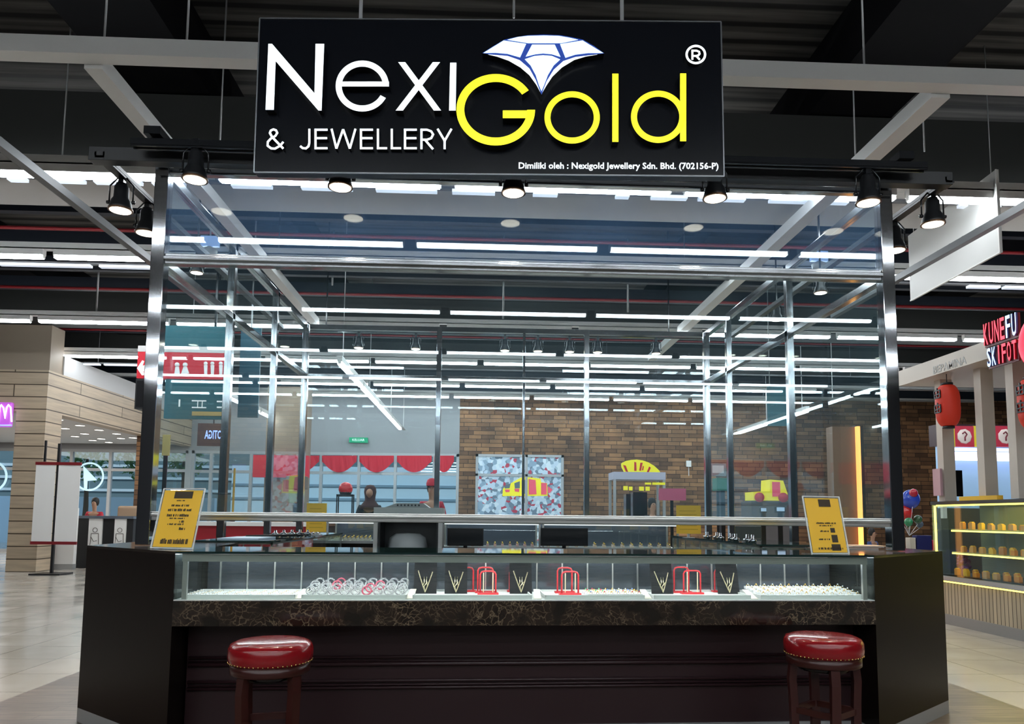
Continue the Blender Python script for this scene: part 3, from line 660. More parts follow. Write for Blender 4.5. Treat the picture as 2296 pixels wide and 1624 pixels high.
T4 = tray(1222, 1446, 'white jewellery tray with coloured rings in the middle right of the showcase')
T5 = tray(1466, 1684, 'white jewellery tray under the right red stands')
T6 = tray(1706, 1938, 'white ring tray at the right end of the showcase')
# bangles
bang = M('clear_bangle', (.92,.90,.92), .06, spec=.9, trans=.8); pinkb = M('pink_bangle', (.75,.12,.2), .15, trans=.3)
def torus_pts(c, r, ax1, ax2, n=20): return [Vector(c)+Vector(ax1)*r*cos(2*pi*i/n)+Vector(ax2)*r*sin(2*pi*i/n) for i in range(n)]
rowsn = ('front', 'second', 'third', 'back')
me_b = None
for r in range(4):
    for k in range(9):
        u = T2[0]+.04+(T2[1]-T2[0]-.08)*k/8+(.012 if r % 2 else 0); n = .075+r*.065
        mt_ = pinkb if (r*9+k) in (14, 24, 5, 20, 29) else bang
        m = MB(); m.tube(torus_pts(cf(u, n, T2[2]+.030+.009*r), .024, CU, (CN*.45+Vector((0,0,.9))).normalized(), 18), .0045, 6, closed=True)
        cbox(m, u-.008, u+.008, n-.01, n+.01, T2[2], T2[2]+.012+.012*r, 1)
        tag(m.build('bangle', [mt_, trayw]), '%s bangle in the second tray, %s from the left, %s row' % ('pink' if mt_ is pinkb else 'clear', ords[k], rowsn[r]), 'bangle', 'bangles standing in the white tray')
# rings and studs
def ringm(c, mat, pad, s=1.0):
    m = MB(); m.box(c.x-.015*s, c.y-.014*s, c.z, c.x+.015*s, c.y+.014*s, c.z+.013*s, 1)
    m.tube(torus_pts(c+Vector((0,0,.016*s)), .0065*s, (1,0,0), (0,.3,.95), 10), .0014*s, 5, closed=True); m.ball(c+Vector((0,-.002,.024*s)), .0036*s, 6, 2); return m
stones = [M('stone_'+n, c, .1, spec=.9) for n, c in (('clear', (.9,.9,.95)), ('green', (.1,.5,.2)), ('red', (.7,.05,.1)), ('amber', (.9,.5,.1)), ('blue', (.2,.3,.8)))]
padw = M('ring_pad', (.86,.85,.86), .6)
def ringset(Tt, nc, nr, mats, lab, cat, grp, px0=None, s=1.0, n0=.06, dn=.055, rise=0.0):
    u0 = Tt[0]+.025 if px0 is None else uof(px0); u1 = Tt[1]-.025
    for r in range(nr):
        for k in range(nc):
            c = cf(u0+(u1-u0)*k/(nc-1), n0+dn*r, Tt[2]+rise*r)
            m = ringm(c, gold, padw, s)
            tag(m.build(cat, [gold, padw, random.choice(mats)]), '%s, %s, %s row' % (lab, (ords+['tenth','eleventh','twelfth'])[k]+' from the left', ('front','second','third','fourth','fifth')[r]), cat.replace('_', ' '), grp)
ringset(T1, 10, 4, [stones[0]], 'earring on the left tray', 'earring', 'earrings on the left white tray', s=.8)
ringset(T4, 8, 4, stones, 'ring beside the middle red stand', 'ring', 'coloured rings in the middle right tray', px0=1318, s=1.15)
ringset(T6, 12, 5, [stones[0], stones[0], stones[3]], 'ring on the right tray', 'ring', 'rings in the right white tray', s=1.15, rise=.006, n0=.055)
# necklace boards with gold necklaces
goldp = M('pale_gold', (.80,.70,.45), .3, .9)
def board(px, w_, label, n=.20, h=.185, zz=T3[2]):
    u = uof(px, n); m = MB(); v = [cf(u-w_/2,n,zz), cf(u+w_/2,n,zz), cf(u+w_/2,n+.05,zz+h), cf(u-w_/2,n+.05,zz+h)]
    m.prism(v, CN*.008); m.prism([cf(u-.01,n+.05,zz+h*.7), cf(u+.01,n+.05,zz+h*.7), cf(u+.01,n+.10,zz), cf(u-.01,n+.10,zz)], CN*.005)
    tag(m.build('necklace_board', velvetk), label, 'necklace board', 'black necklace boards in the showcase'); return u, n, zz
def necklace(u, n, zz, w_, top, label):
    m = MB(); pts = []
    for i in range(13):
        t = i/12*2-1; z = zz+.012+(top-.012)*abs(t)**1.1; pts.append(cf(u+t*w_/2, n-.012+.05*(z-zz)/.165, z))
    for i in range(12):
        for q in range(3): m.ball(pts[i].lerp(pts[i+1], q/3), .0036, 5)
    mid = pts[6]; m.tube([mid, mid+Vector((0,0,-.0))-CU*.006+Vector((0,0,.03)), mid+CU*.012+Vector((0,0,.055))], .0028, 5)
    for q in (-1,1): m.tube([pts[4 if q < 0 else 8], pts[3 if q < 0 else 9]+CU*.015*-q, pts[2 if q < 0 else 10]+CU*.02*-q+Vector((0,0,.01))], .0025, 5)
    tag(m.build('necklace', goldp), label, 'necklace', 'gold necklaces in the showcase')
for px, lab in ((953, 'left of the first red frame'), (1022, 'between the first board and the paired red stands'), (1168, 'at the right end of the left necklace tray'), (1486, 'at the left end of the right necklace tray'), (1635, 'at the right end of the right necklace tray')):
    u, n, zz = board(px, .128, 'black velvet necklace board %s' % lab); necklace(u, n, zz, .082, .125, 'gold necklace on the black board %s' % lab)
def redstand(px, w_, h, n, label, chains=True, zz=T3[2]):
    u = uof(px, n); t = thing('jewellery_stand', label, 'jewellery stand', tuple(cf(u, n, zz)), 'red jewellery stands in the showcase')
    r = .012; P_ = [cf(u-w_/2, n, zz+.006), cf(u-w_/2, n, zz+h-r*1.5), cf(u-w_/2+r*.6, n, zz+h-r*.4), cf(u-w_/2+r*2, n, zz+h), cf(u+w_/2-r*2, n, zz+h), cf(u+w_/2-r*.6, n, zz+h-r*.4), cf(u+w_/2, n, zz+h-r*1.5), cf(u+w_/2, n, zz+.006)]
    MB().tube(P_, .0048, 8).build('frame', redp, t)
    cbox(MB(), u-w_/2-.015, u+w_/2+.015, n-.02, n+.025, zz, zz+.010).build('base', redp, t)
    if chains:
        for s in (-1, 1):
            m = MB(); 
            for i in range(22): m.ball(cf(u+s*w_*.3, n-.008, zz+.014+(h-.02)*i/22), .0036, 5)
            tag(m.build('gold_chain', goldp), 'gold chain, %s side of the %s' % ('left' if s < 0 else 'right', ' '.join(label.split()[:9])), 'chain', 'gold chains hanging on the red stands')
redstand(1050, .055, .14, .315, 'open red jewellery stand beside the second necklace board', False)
redstand(1088, .088, .145, .25, 'red jewellery stand standing behind its twin in the left tray', False)
redstand(1094, .088, .13, .17, 'red jewellery stand in front of its twin in the left tray')
redstand(1152, .05, .13, .315, 'narrow red jewellery stand behind the right board of the left tray', False)
redstand(1266, .085, .145, .25, 'red jewellery stand at the back of the middle tray', False)
redstand(1278, .095, .13, .15, 'red jewellery stand at the front of the middle tray')
redstand(1528, .088, .15, .27, 'red jewellery stand at the back of the trio in the right tray', False)
redstand(1552, .100, .135, .20, 'red jewellery stand in front of the trio in the right tray')
redstand(1612, .05, .135, .315, 'narrow red jewellery stand behind the right board of the right tray', False)
# small price cards leaning between trays
for k, px in enumerate((668, 918, 1205, 1452, 1690)):
    u0 = uof(px, .04); m = MB(); m.prism([cf(u0-.022,.03,ZS), cf(u0+.022,.03,ZS), cf(u0+.03,.20,ZS+.035), cf(u0-.004,.20,ZS+.035)], (0,0,.003))
    tag(m.build('divider_card', cream), 'cream divider card between the trays, %s from the left' % ords[k], 'card', 'cream divider cards in the showcase')

# ------------------------------------------------ yellow cards in acrylic holders
def card(px, py, rz, lean, label, blocks, wd=.275, h=.345):
    p = atZ(px, py, 1.053); t = thing('notice_stand', label, 'notice stand', (p.x, p.y, 1.053), None, rz)
    k = lean/h
    def q(x, z, y=0): return Vector((x, y+z*k, z*cos(math.asin(min(.9, k)))))
    MB().prism([q(-wd/2,0), q(wd/2,0), q(wd/2,h), q(-wd/2,h)], (0,.004,0)).prism([q(-wd/2,.0,.0), q(wd/2,.0,.0), Vector((wd/2,.09,0)), Vector((-wd/2,.09,0))], (0,0,.004)).build('holder', G_plast, t, local=True)
    b_ = .010; MB().prism([q(-wd/2+b_,b_,-.003), q(wd/2-b_,b_,-.003), q(wd/2-b_,h-b_,-.003), q(-wd/2+b_,h-b_,-.003)], (0,.0015,0)).build('sheet', yellowc, t, local=True)
    m = MB()
    for x0, x1, z0, z1 in blocks: m.prism([q(-wd/2+x0*wd,z0*h,-.0045), q(-wd/2+x1*wd,z0*h,-.0045), q(-wd/2+x1*wd,z1*h,-.0045), q(-wd/2+x0*wd,z1*h,-.0045)], (0,.0008,0))
    m.build('printed_text', inkm, t, local=True)
    for e in ((-wd/2,0),(wd/2-.004,0)): pass
    m = MB(); 
    for a, c_ in ((q(-wd/2,0,-.002), q(-wd/2,h,-.002)), (q(wd/2,0,-.002), q(wd/2,h,-.002)), (q(-wd/2,h,-.002), q(wd/2,h,-.002)), (q(-wd/2,.004,-.002), q(wd/2,.004,-.002))): m.bar(a, c_, .006, .006)
    m.build('edge', M('clear_edge', (.85,.87,.85), .15), t, local=True)
def words(z, x0, x1, h):
    o = []; x = x0
    while x < x1:
        w_ = random.uniform(.012,.035); o.append((x, min(x+w_, x1), z, z+h*random.uniform(.7,1))); x += w_+random.choice((.006,.008,.03))
    return o
bl = [(.30,.74,.835,.955)]+words(.79,.38,.60,.02)+words(.70,.28,.70,.035)+words(.62,.22,.78,.045)+words(.53,.22,.76,.045)+words(.49,.30,.66,.022)+words(.43,.55,.66,.04)+words(.39,.28,.66,.03)+words(.31,.58,.72,.045)+words(.08,.2,.85,.09)
card(385, 1231, radians(-16), .085, 'yellow notice in a clear leaning holder on the left corner cabinet', bl, .272, .35)
bl = [(.40,.72,.82,.95)]+words(.52,.25,.78,.03)+words(.48,.32,.68,.02)+words(.38,.32,.55,.03)+[(.60,.72,.37,.45)]+words(.24,.25,.55,.03)+[(.60,.76,.20,.33)]+words(.08,.2,.88,.04)+[(.56,.8,.06,.17)]
card(1862, 1243, radians(14), .07, 'yellow notice in a clear leaning holder on the counter glass at the right', bl, .255, .34)

# ================================================================== STOOLS
def stool(px, cy, label, rot):
    p = at(px, 1430, cy); t = thing('bar_stool', label, 'bar stool', (p.x, cy, 0), 'red bar stools at the counter', rot)
    pr = [(.02,.675),(.10,.674),(.155,.668),(.178,.658),(.188,.640),(.190,.61),(.188,.585),(.178,.572),(.02,.572)][::-1]
    MB().lathe(pr, (0,0,0), 48).build('seat', vinyl, t, local=True)
    m = MB()
    for i in range(56): a = 2*pi*i/56; m.ball((.186*cos(a), .186*sin(a), .580), .0035, 5)
    m.build('nail_trim', gold, t, local=True)
    MB().lathe([(.02,.525),(.172,.525),(.178,.53),(.178,.572),(.02,.572)], (0,0,0), 40).build('apron', stoolw, t, local=True)
    MB().lathe([(.02,.50),(.12,.50),(.12,.525),(.02,.525)], (0,0,0), 30).build('swivel_plate', blackg, t, local=True)
    for i in range(4):
        a = pi/4+i*pi/2; m = MB(); 
        prof = [(.150,.525),(.158,.45),(.152,.34),(.150,.22),(.160,.10),(.178,.0)]
        for (r0,z0),(r1,z1) in zip(prof[:-1], prof[1:]): m.bar((r0*cos(a),r0*sin(a),z0+.003), (r1*cos(a),r1*sin(a),z1), .042, .036, upv=(cos(a),sin(a),0))
        m.build('leg', stoolw, t, local=True)
    for z in (.30,.16):
        m = MB(); r_ = .152
        for i in range(4):
            a, b_ = pi/4+i*pi/2, pi/4+(i+1)*pi/2; m.bar((r_*cos(a),r_*sin(a),z), (r_*cos(b_),r_*sin(b_),z), .02, .03)
        m.build('stretcher', stoolw, t, local=True)
stool(609, 3.52, 'round red vinyl bar stool with dark wooden legs at the left end of the counter', radians(12))
stool(1845, 3.72, 'round red vinyl bar stool with dark wooden legs at the right end of the counter', radians(38))

# ================================================================== INSIDE THE KIOSK
dkglass = MATS['top_glass_dark']
def side_counter(x0, x1, y0, y1, label, zb=.66, zt=1.05):
    t = thing('side_counter', label, 'display counter', ((x0+x1)/2, (y0+y1)/2, 0))
    MB().box(x0, y0, .06, x1, y1, zb).build('body', espresso, t)
    MB().box(x0+.04, y0+.04, 0, x1-.04, y1-.04, .06).build('plinth', blackp, t)
    MB().box(x0, y0, zb, x1, y1, zb+.13).build('marble_band', marble, t)
    a = zb+.13
    m = MB().box(x0, y0, a, x0+.006, y1, zt).box(x1-.006, y0, a, x1, y1, zt).box(x0, y0, a, x1, y0+.006, zt).box(x0, y1-.006, a, x1, y1, zt); m.build('case_glass', G_case, t)
    m = MB()
    for x in (x0, x1-.014):
        for y in (y0, y1-.014): m.box(x, y, a, x+.014, y+.014, zt)
        m.box(x, y0, zt-.014, x+.014, y1, zt)
    for y in (y0, y1-.014): m.box(x0, y, zt-.014, x1, y+.014, zt)
    n = max(1, int((y1-y0)/.5))
    for i in range(1, n): m.box(x0, y0+(y1-y0)*i/n, a, x0+.008, y0+(y1-y0)*i/n+.01, zt)
    m.build('frame', alu, t)
    MB().box(x0-.01, y0-.01, zt, x1+.01, y1+.01, zt+.012).build('top_glass', dkglass, t)
    return t
side_counter(XL+.08, XL+.62, 5.36, 8.0, 'glass topped side counter along the left wall of the enclosure')
side_counter(XR-.62, XR-.08, 5.46, 8.0, 'glass topped side counter along the right wall of the enclosure')
def back_case(px0, px1, y, z0, z1, label, items, icol, iname):
    p, q = at(px0, 1190, y), at(px1, 1190, y); t = thing('back_display_case', label, 'display case', ((p.x+q.x)/2, y+.25, 0))
    x0, x1 = p.x, q.x
    MB().box(x0, y+.02, .06, x1, y+.5, z0-.03).build('body', espresso, t)
    MB().box(x0+.03, y+.06, 0, x1-.03, y+.46, .06).build('plinth', blackp, t)
    MB().box(x0-.005, y, z0-.03, x1+.005, y+.5, z0).build('base', galv, t)
    m = MB()
    for x in (x0, x1-.02):
        for yy in (y, y+.48): m.box(x, yy, z0, x+.02, yy+.02, z1)
        m.box(x, y, z1-.02, x+.02, y+.5, z1)
    for yy in (y, y+.48): m.box(x0, yy, z1-.02, x1, yy+.02, z1)
    m.build('frame', alu, t)
    MB().box(x0+.02, y+.006, z0, x1-.02, y+.010, z1-.02).build('front_glass', G_case, t)
    MB().box(x0+.02, y+.485, z0, x1-.02, y+.49, z1-.02).build('back_panel', M('blue_grey_mirror', (.22,.26,.34), .15, .6), t)
    MB().box(x0+.02, y+.03, z1-.028, x1-.02, y+.05, z1-.02).build('led_strip', M('case_led_soft', (1,1,1), .5, emit=(.92,.96,1.0), es=1.5), t)
    for i in range(items):
        for j in range(2):
            x = x0+.08+(x1-x0-.16)*i/max(1, items-1); c = Vector((x, y+.10+j*.08, z0))
            m = MB().box(x-.014, c.y-.012, z0, x+.014, c.y+.012, z0+.022+.01*j, 1).ball((x, c.y, z0+.036+.01*j), .010, 6, 0)
            tag(m.build('ring_block', [gold, icol]), '%s, %s from the left in the %s row' % (iname, (ords+['tenth','eleventh','twelfth','thirteenth','fourteenth'])[i], ('front','back')[j]), 'ring', iname+' group')
back_case(732, 842, 8.1, .975, 1.19, 'small lit display case at the back, left of the printer stand', 9, cream, 'cream ring block in the back left case')
back_case(992, 1212, 8.1, .92, 1.19, 'lit display case at the back, right of the printer stand', 12, M('pink_pad', (.75,.45,.42), .6), 'pink ring block in the back middle case')
back_case(1216, 1522, 8.1, .92, 1.19, 'long lit display case at the back right of the enclosure', 14, M('peach_pad', (.8,.62,.5), .6), 'peach ring block in the back right case')
# printer stand
p, q = at(843, 1152, 7.3), at(988, 1152, 7.3)
t = thing('printer_stand', 'black cabinet with silver legs and a grey top in the middle of the kiosk', 'cabinet', ((p.x+q.x)/2, 7.5, 0))
m = MB().box(p.x, 7.32, .05, q.x, 7.34, .62).box(p.x+.03, 7.72, .05, q.x-.03, 7.74, 1.27).box(p.x+.02, 7.34, .05, p.x+.04, 7.74, 1.27).box(q.x-.04, 7.34, .05, q.x-.02, 7.74, 1.27).box(p.x+.02, 7.34, .86, q.x-.02, 7.74, .89); m.build('carcass', blackp, t)
for x in (p.x, q.x): MB().box(x-.02, 7.29, 0, x+.02, 7.33, 1.27).build('leg', alu, t)
MB().box(p.x-.02, 7.28, 1.27, q.x+.02, 7.78, 1.33).build('top', M('pale_grey_plastic', (.55,.55,.52), .4), t)
x0 = (p.x+q.x)/2-.02
t = thing('printer', 'grey and blue printer inside the black cabinet', 'printer', (x0, 7.5, .891))
MB().lathe([(.02,0),(.19,0),(.20,.05),(.18,.14),(.12,.18),(.02,.185)], (x0,7.5,.891), 8).build('housing', M('printer_grey', (.45,.47,.48), .35), t)
MB().box(x0-.22, 7.34, .891, x0+.22, 7.38, .93).build('tray', M('printer_blue', (.05,.22,.45), .4), t)
for s in (-1, 1): MB().box(x0+s*.16-.05, 7.33, .895, x0+s*.16+.05, 7.34, .925).build('panel', white, t)
t = thing('pos_scanner', 'slanted grey machine lying on the printer stand top', 'machine', (x0, 7.5, 1.331))
MB().prism([(x0-.22,7.36,1.331),(x0+.22,7.36,1.331),(x0+.16,7.36,1.375),(x0-.10,7.36,1.375)], (0,.3,0)).build('housing', M('machine_grey', (.32,.33,.32), .4), t)
m = MB()
for i in range(7): m.box(x0-.1+i*.035, 7.352, 1.345, x0-.085+i*.035, 7.36, 1.362)
m.build('buttons', blackp, t)
def black_machine(px0, px1, py0, py1, Y, label):
    a, c_ = at(px0, py1, Y), at(px1, py0, Y); t = thing('cash_terminal', label, 'terminal', ((a.x+c_.x)/2, Y, 1.19))
    return a, c_, t
for px0, px1, lab in ((1005, 1082, 'black cash terminal in front of the back middle case'), (1214, 1316, 'black cash terminal in front of the back right case')):
    a, c_ = at(px0, 1222, 7.75), at(px1, 1187, 7.75); h = c_.z-a.z; xm = (a.x+c_.x)/2
    t = thing('cash_terminal', lab, 'terminal', (xm, 7.75, 0))
    MB().box(a.x, 7.7, a.z, c_.x, 7.74, c_.z).build('screen', M('dark_screen', (.02,.022,.025), .15), t)
    MB().box(a.x-.01, 7.74, a.z-.01, c_.x+.01, 7.77, c_.z+.01).build('housing', blackp, t)
    MB().box(xm-.02, 7.76, a.z-.05, xm+.02, 7.79, a.z+.06).box(xm-.1, 7.68, a.z-.06, xm+.1, 7.86, a.z-.05).build('foot', blackg, t)
    MB().box(xm-.16, 7.62, a.z-.09, xm+.16, 7.92, a.z-.06).build('base', darkm, t)
    MB().box(xm-.02, 7.75, 0, xm+.02, 7.79, a.z-.09).box(xm-.15, 7.66, 0, xm+.15, 7.88, .02).build('pedestal', darkm, t)
# yellow notices at the back
for k, (x0_, x1_, y0_, y1_) in enumerate(((686, 733, 1129, 1193), (1517, 1571, 1134, 1197))):
    a, c_ = at(x0_, y1_, 7.0), at(x1_, y0_, 7.0)
    t = thing('notice_board', 'yellow notice hanging at the back %s corner inside the kiosk' % ('left', 'right')[k], 'notice', ((a.x+c_.x)/2, 7.0, a.z))
    MB().box(a.x, 7.0, a.z, c_.x, 7.006, c_.z).build('sheet', yellowc, t)
    m = MB()
    for i in range(6): m.box(a.x+.03, 6.9985, a.z+.04+i*.035, c_.x-.03-.01*(i % 3), 7.0, a.z+.044+i*.035)
    m.build('print', M('faded_print', (.5,.28,.02), .6), t)
    MB().box((a.x+c_.x)/2-.01, 7.008, 1.065, (a.x+c_.x)/2+.01, 7.02, c_.z-.02).box((a.x+c_.x)/2-.05, 6.97, 1.063, (a.x+c_.x)/2+.05, 7.05, 1.069).build('stand', galv, t)
# papers and small clutter on the side counters
tag(MB().box(-1.92, 5.5, 1.063, -1.62, 5.95, 1.075).build('folder', M('pale_blue_paper', (.45,.58,.72), .4)), 'pale blue folder on the left side counter', 'folder')
t = thing('scissor_tool', 'dark tool lying across the left side counter glass', 'tool', (-1.72, 6.2, 1.063))
MB().tube([(-1.90,6.1,1.072),(-1.6,6.35,1.078),(-1.52,6.3,1.085)], .009, 8).build('blade', darkm, t); MB().tube(torus_pts((-1.5,6.3,1.085), .03, (1,0,0), (0,1,.2), 12), .006, 6, closed=True).build('handle', blackg, t)
for i in range(6):
    x, y = -1.80+.05*i, 6.6+.18*i*.5; t = MB().lathe([(.03,0),(.034,.02),(.012,.03),(.012,.05)], (x, y, 1.063), 12)
    tag(t.build('ring_stand', steel), 'small chrome ring stand on the left side counter, %s from the front' % ords[i], 'ring stand', 'chrome ring stands')
for i in range(4):
    z = 1.0515+.006*i
    tag(MB().box(2.50+.02*i, 4.99, z, 2.74+.02*i, 5.18, z+.0055).build('magazine', [M('mag_%d' % i, ((.7,.68,.65),(.25,.12,.06),(.6,.6,.62),(.75,.5,.3))[i], .35)]), 'magazine on the right corner cabinet, %s of the pile' % ('bottom','second from the bottom','third from the bottom','topmost')[i], 'magazine', 'magazines on the right cabinet')
for i in range(7):
    x, y = 2.2+.03*(i % 2), 5.9+.2*i
    tag(MB().lathe([(.03,0),(.034,.02),(.012,.03),(.012,.06)], (x, y, 1.063), 12).build('ring_stand', steel), 'small chrome ring stand on the right side counter, %s from the front' % ords[i], 'ring stand', 'chrome ring stands at right')

# ================================================================== PEOPLE
skinm = M('skin', (.40,.22,.14), .6); hairm = M('black_hair', (.012,.010,.009), .6)
def person(loc, rz, top, bottom, label, hijab=None, cap=None, s=1.0):
    t = thing('person', label, 'person', loc, None, rz); t.scale = (s,)*3
    V = [(0,0,.95),(0,0,1.12),(0,0,1.32),(0,-.01,1.47),(0,-.02,1.56),(0,-.03,1.66),(0,-.02,1.76),
         (.18,0,1.40),(.24,-.02,1.14),(.20,-.20,1.02),(.14,-.28,1.04),(-.18,0,1.40),(-.24,-.02,1.14),(-.20,-.20,1.02),(-.14,-.28,1.04),
         (.10,0,.88),(.11,-.01,.50),(.11,.02,.09),(.11,-.13,.035),(-.10,0,.88),(-.11,-.01,.50),(-.11,.02,.09),(-.11,-.13,.035)]
    R_ = [(.14,.10),(.125,.09),(.15,.10),(.05,.05),(.055,.06),(.078,.092),(.06,.075), .055,.042,.034,.028,.055,.042,.034,.028, .088,.058,.038,.034,.088,.058,.038,.034]
    Ed = [(0,1),(1,2),(2,3),(3,4),(4,5),(5,6),(2,7),(7,8),(8,9),(9,10),(2,11),(11,12),(12,13),(13,14),(0,15),(15,16),(16,17),(17,18),(0,19),(19,20),(20,21),(21,22)]
    vs, fs = skin_mesh(V, Ed, R_); o = MB().add(vs, fs, 0, True).build('body', skinm, t, local=True, fix=False)
    # clothes: same skeleton, a little fuller, ending at wrists and ankles
    idx = [0,1,2,7,8,9,11,12,13]; mp_ = {a: i for i, a in enumerate(idx)}; ring = [(a, c_) for a, c_ in Ed if a in mp_ and c_ in mp_]
    add = .022
    vs, fs = skin_mesh([V[i] for i in idx], [(mp_[a], mp_[c_]) for a, c_ in ring], [tuple(x+add for x in R_[i]) if isinstance(R_[i], tuple) else R_[i]+add*.8 for i in idx])
    MB().add(vs, fs, 0, True).build('shirt', top, t, local=True, fix=False)
    idx = [0,15,16,17,19,20,21]; mp_ = {a: i for i, a in enumerate(idx)}; ring = [(a, c_) for a, c_ in Ed if a in mp_ and c_ in mp_]
    vs, fs = skin_mesh([V[i] for i in idx], [(mp_[a], mp_[c_]) for a, c_ in ring], [tuple(x+.02 for x in R_[i]) if isinstance(R_[i], tuple) else R_[i]+.018 for i in idx])
    MB().add(vs, fs, 0, True).build('trousers', bottom, t, local=True, fix=False)
    for sx in (-1, 1): MB().lathe([(.01,0),(.05,0),(.052,.03),(.04,.07),(.01,.075)], (sx*.11,-.05,0), 12).build('shoe', blackp, t, local=True)
    if hijab:
        MB().lathe([(.02,1.36),(.20,1.37),(.17,1.45),(.10,1.54),(.105,1.62),(.12,1.70),(.11,1.78),(.07,1.83),(.01,1.845)], (0,.015,0), 20).build('headscarf', hijab, t, local=True)
        m = MB().ball((0,-.085,1.68), .066, 10, 0, 1.25)
        m.build('face', skinm, t, local=True)
    else:
        MB().lathe([(.075,1.62),(.093,1.68),(.098,1.75),(.08,1.82),(.04,1.85),(.005,1.856)], (0,.012,0), 18).build('hair', hairm, t, local=True)
    if cap: 
        m = MB().lathe([(.102,1.74),(.104,1.79),(.085,1.85),(.04,1.88),(.005,1.885)], (0,.005,0), 18); m.box(-.07,-.19,1.735,.07,-.06,1.75); m.build('cap', cap, t, local=True)
    m = MB()
    for sx in (-1, 1): m.ball((sx*.032, -.128, 1.70), .010, 6)
    m.build('eyes', blackp, t, local=True)
    MB().ball((0,-.142,1.67), .014, 6).build('nose', skinm, t, local=True)
    MB().box(-.022,-.137,1.632,.022,-.128,1.638).build('mouth', M('lips', (.3,.08,.07), .5), t, local=True)
    return t
redcl = M('red_cloth', (.42,.012,.03), .7); blackcl = M('black_cloth', (.015,.014,.016), .8); bluecl = M('blue_cloth', (.03,.07,.20), .8); brownsc = M('maroon_scarf', (.05,.015,.012), .8)
def pxp(px, Y): return at(px, 1100, Y).x
person((pxp(830, 14.4), 14.4, 0), 0, blackcl, blackcl, 'person in a dark maroon headscarf and black clothes behind the far counter', hijab=brownsc, s=1.0)
person((pxp(968, 14.6), 14.6, 0), 0, redcl, blackcl, 'person in red top and red cap standing by the shop window', cap=redcl, s=1.06)
person((pxp(215, 18.6), 18.6, 0), 0, redcl, blackcl, 'person in a red shirt behind the reception counter at the left', s=.88)
person((pxp(1952, 13.0), 13.0, 0), radians(30), bluecl, blackcl, 'person in blue bending by the gift table at the right', s=.60)
person((pxp(1462, 15.0), 15.0, 0), radians(15), blackcl, blackcl, 'person with dark hair and black shirt in front of the food cart', s=.9)

# ================================================================== FAR COUNTERS AND STALLS BEHIND THE KIOSK
p, q = at(690, 1134, 13.6), at(1022, 1134, 13.6)
t = thing('service_counter', 'dark service counter beyond the kiosk in front of the shop window', 'counter', ((p.x+q.x)/2, 13.8, 0))
MB().box(p.x, 13.65, 0, q.x, 14.1-.2, 1.05).build('body', M('counter_dark', (.03,.025,.025), .4), t); MB().box(p.x-.05, 13.6, 1.05, q.x+.05, 13.92, 1.10).build('top', M('counter_top_brown', (.16,.10,.07), .3), t)
for i in range(9):
    c_ = at(750+i*6.2, 1140, 13.68)
    tag(MB().lathe([(.02,0),(.022,.10),(.01,.13),(.01,.16)], (c_.x, 13.75, 1.1), 8).build('bottle', M('bottle_maroon', (.25,.08,.10), .3) if i % 2 else white), 'small bottle on the far service counter, %s from the left' % ords[i], 'bottle', 'bottles on the far counter')
# red ball lamp on a black frame
c_ = at(775, 1097, 13.78)
t = thing('ball_dispenser', 'red ball shaped dispenser on a black frame on the far counter', 'dispenser', (c_.x, 13.78, 1.1))
MB().ball((c_.x, 13.78, c_.z), .13, 14).build('globe', redp, t); m = MB()
for sx in (-.14, .14):
    for sy in (-.08, .08): m.box(c_.x+sx-.01, 13.78+sy-.01, 1.1, c_.x+sx+.01, 13.78+sy+.01, c_.z-.10)
m.box(c_.x-.15, 13.69, c_.z-.14, c_.x+.15, 13.87, c_.z-.10); m.lathe([(.10,c_.z-.10),(.12,c_.z-.05),(.02,c_.z-.04)], (c_.x,13.78,0), 14); m.build('frame', blackp, t)
a = at(908, 1112, 13.75); tag(MB().lathe([(.03,0),(.05,.02),(.10,.13),(.095,.13),(.02,.02)], (a.x, 13.75, 1.1), 16).build('yellow_bowl', yellowc), 'yellow bowl on the far service counter', 'bowl')
# bright mural window in the wood block wall
a, c_ = at(1065, 1160, YF-.1), at(1264, 1021, YF-.1)
t = thing('mural_window', 'framed window with a colourful cartoon vehicle film in the wood block wall', 'window', ((a.x+c_.x)/2, YF-.1, a.z-1.0))
za = a.z-1.0
x0, x1, z0, z1 = a.x, c_.x, za, c_.z; zt = at(1165, 1066, YF-.1).z
m = MB().box(x0, YF-.12, z0, x0+.08, YF-.01, z1).box(x1-.08, YF-.12, z0, x1, YF-.01, z1).box(x0, YF-.12, z1-.08, x1, YF-.01, z1).box(x0, YF-.12, z0, x1, YF-.01, z0+.08).box(x0, YF-.12, zt-.04, x1, YF-.01, zt+.04)
xm = at(1180, 1040, YF).x; m.box(xm-.04, YF-.12, z0, xm+.04, YF-.01, z1); m.build('frame', framem, t)
film = M('mural_film', (.35,.45,.55), .4, emit=(.35,.48,.62), es=.12)
N, L, b = nt(film); mp = mapped(film); vo = N.new('ShaderNodeTexVoronoi'); vo.inputs['Scale'].default_value = 9; L.new(mp.outputs[0], vo.inputs['Vector'])
rc = ramp(film, vo.outputs['Color'], [(.15, (.50,.62,.75)), (.35, (.25,.36,.48)), (.5, (.62,.72,.80)), (.62, (.14,.20,.27)), (.75, (.45,.04,.08)), (.85, (.40,.52,.62))]); rc.color_ramp.interpolation = 'CONSTANT'
L.new(rc.outputs[0], b.inputs['Base Color']); L.new(rc.outputs[0], b.inputs['Emission Color'])
MB().box(x0+.08, YF-.07, z0+.08, x1-.08, YF-.05, z1-.08).build('film', film, t)
def wp(px, py, Y): q_ = at(px, py, Y); return q_
def flat(px_poly, Y, dpt=.01): return [wp(x, y, Y) for x, y in px_poly]
def zz3(x, y): return (1040+x/8.83, 1000+y/8.83)
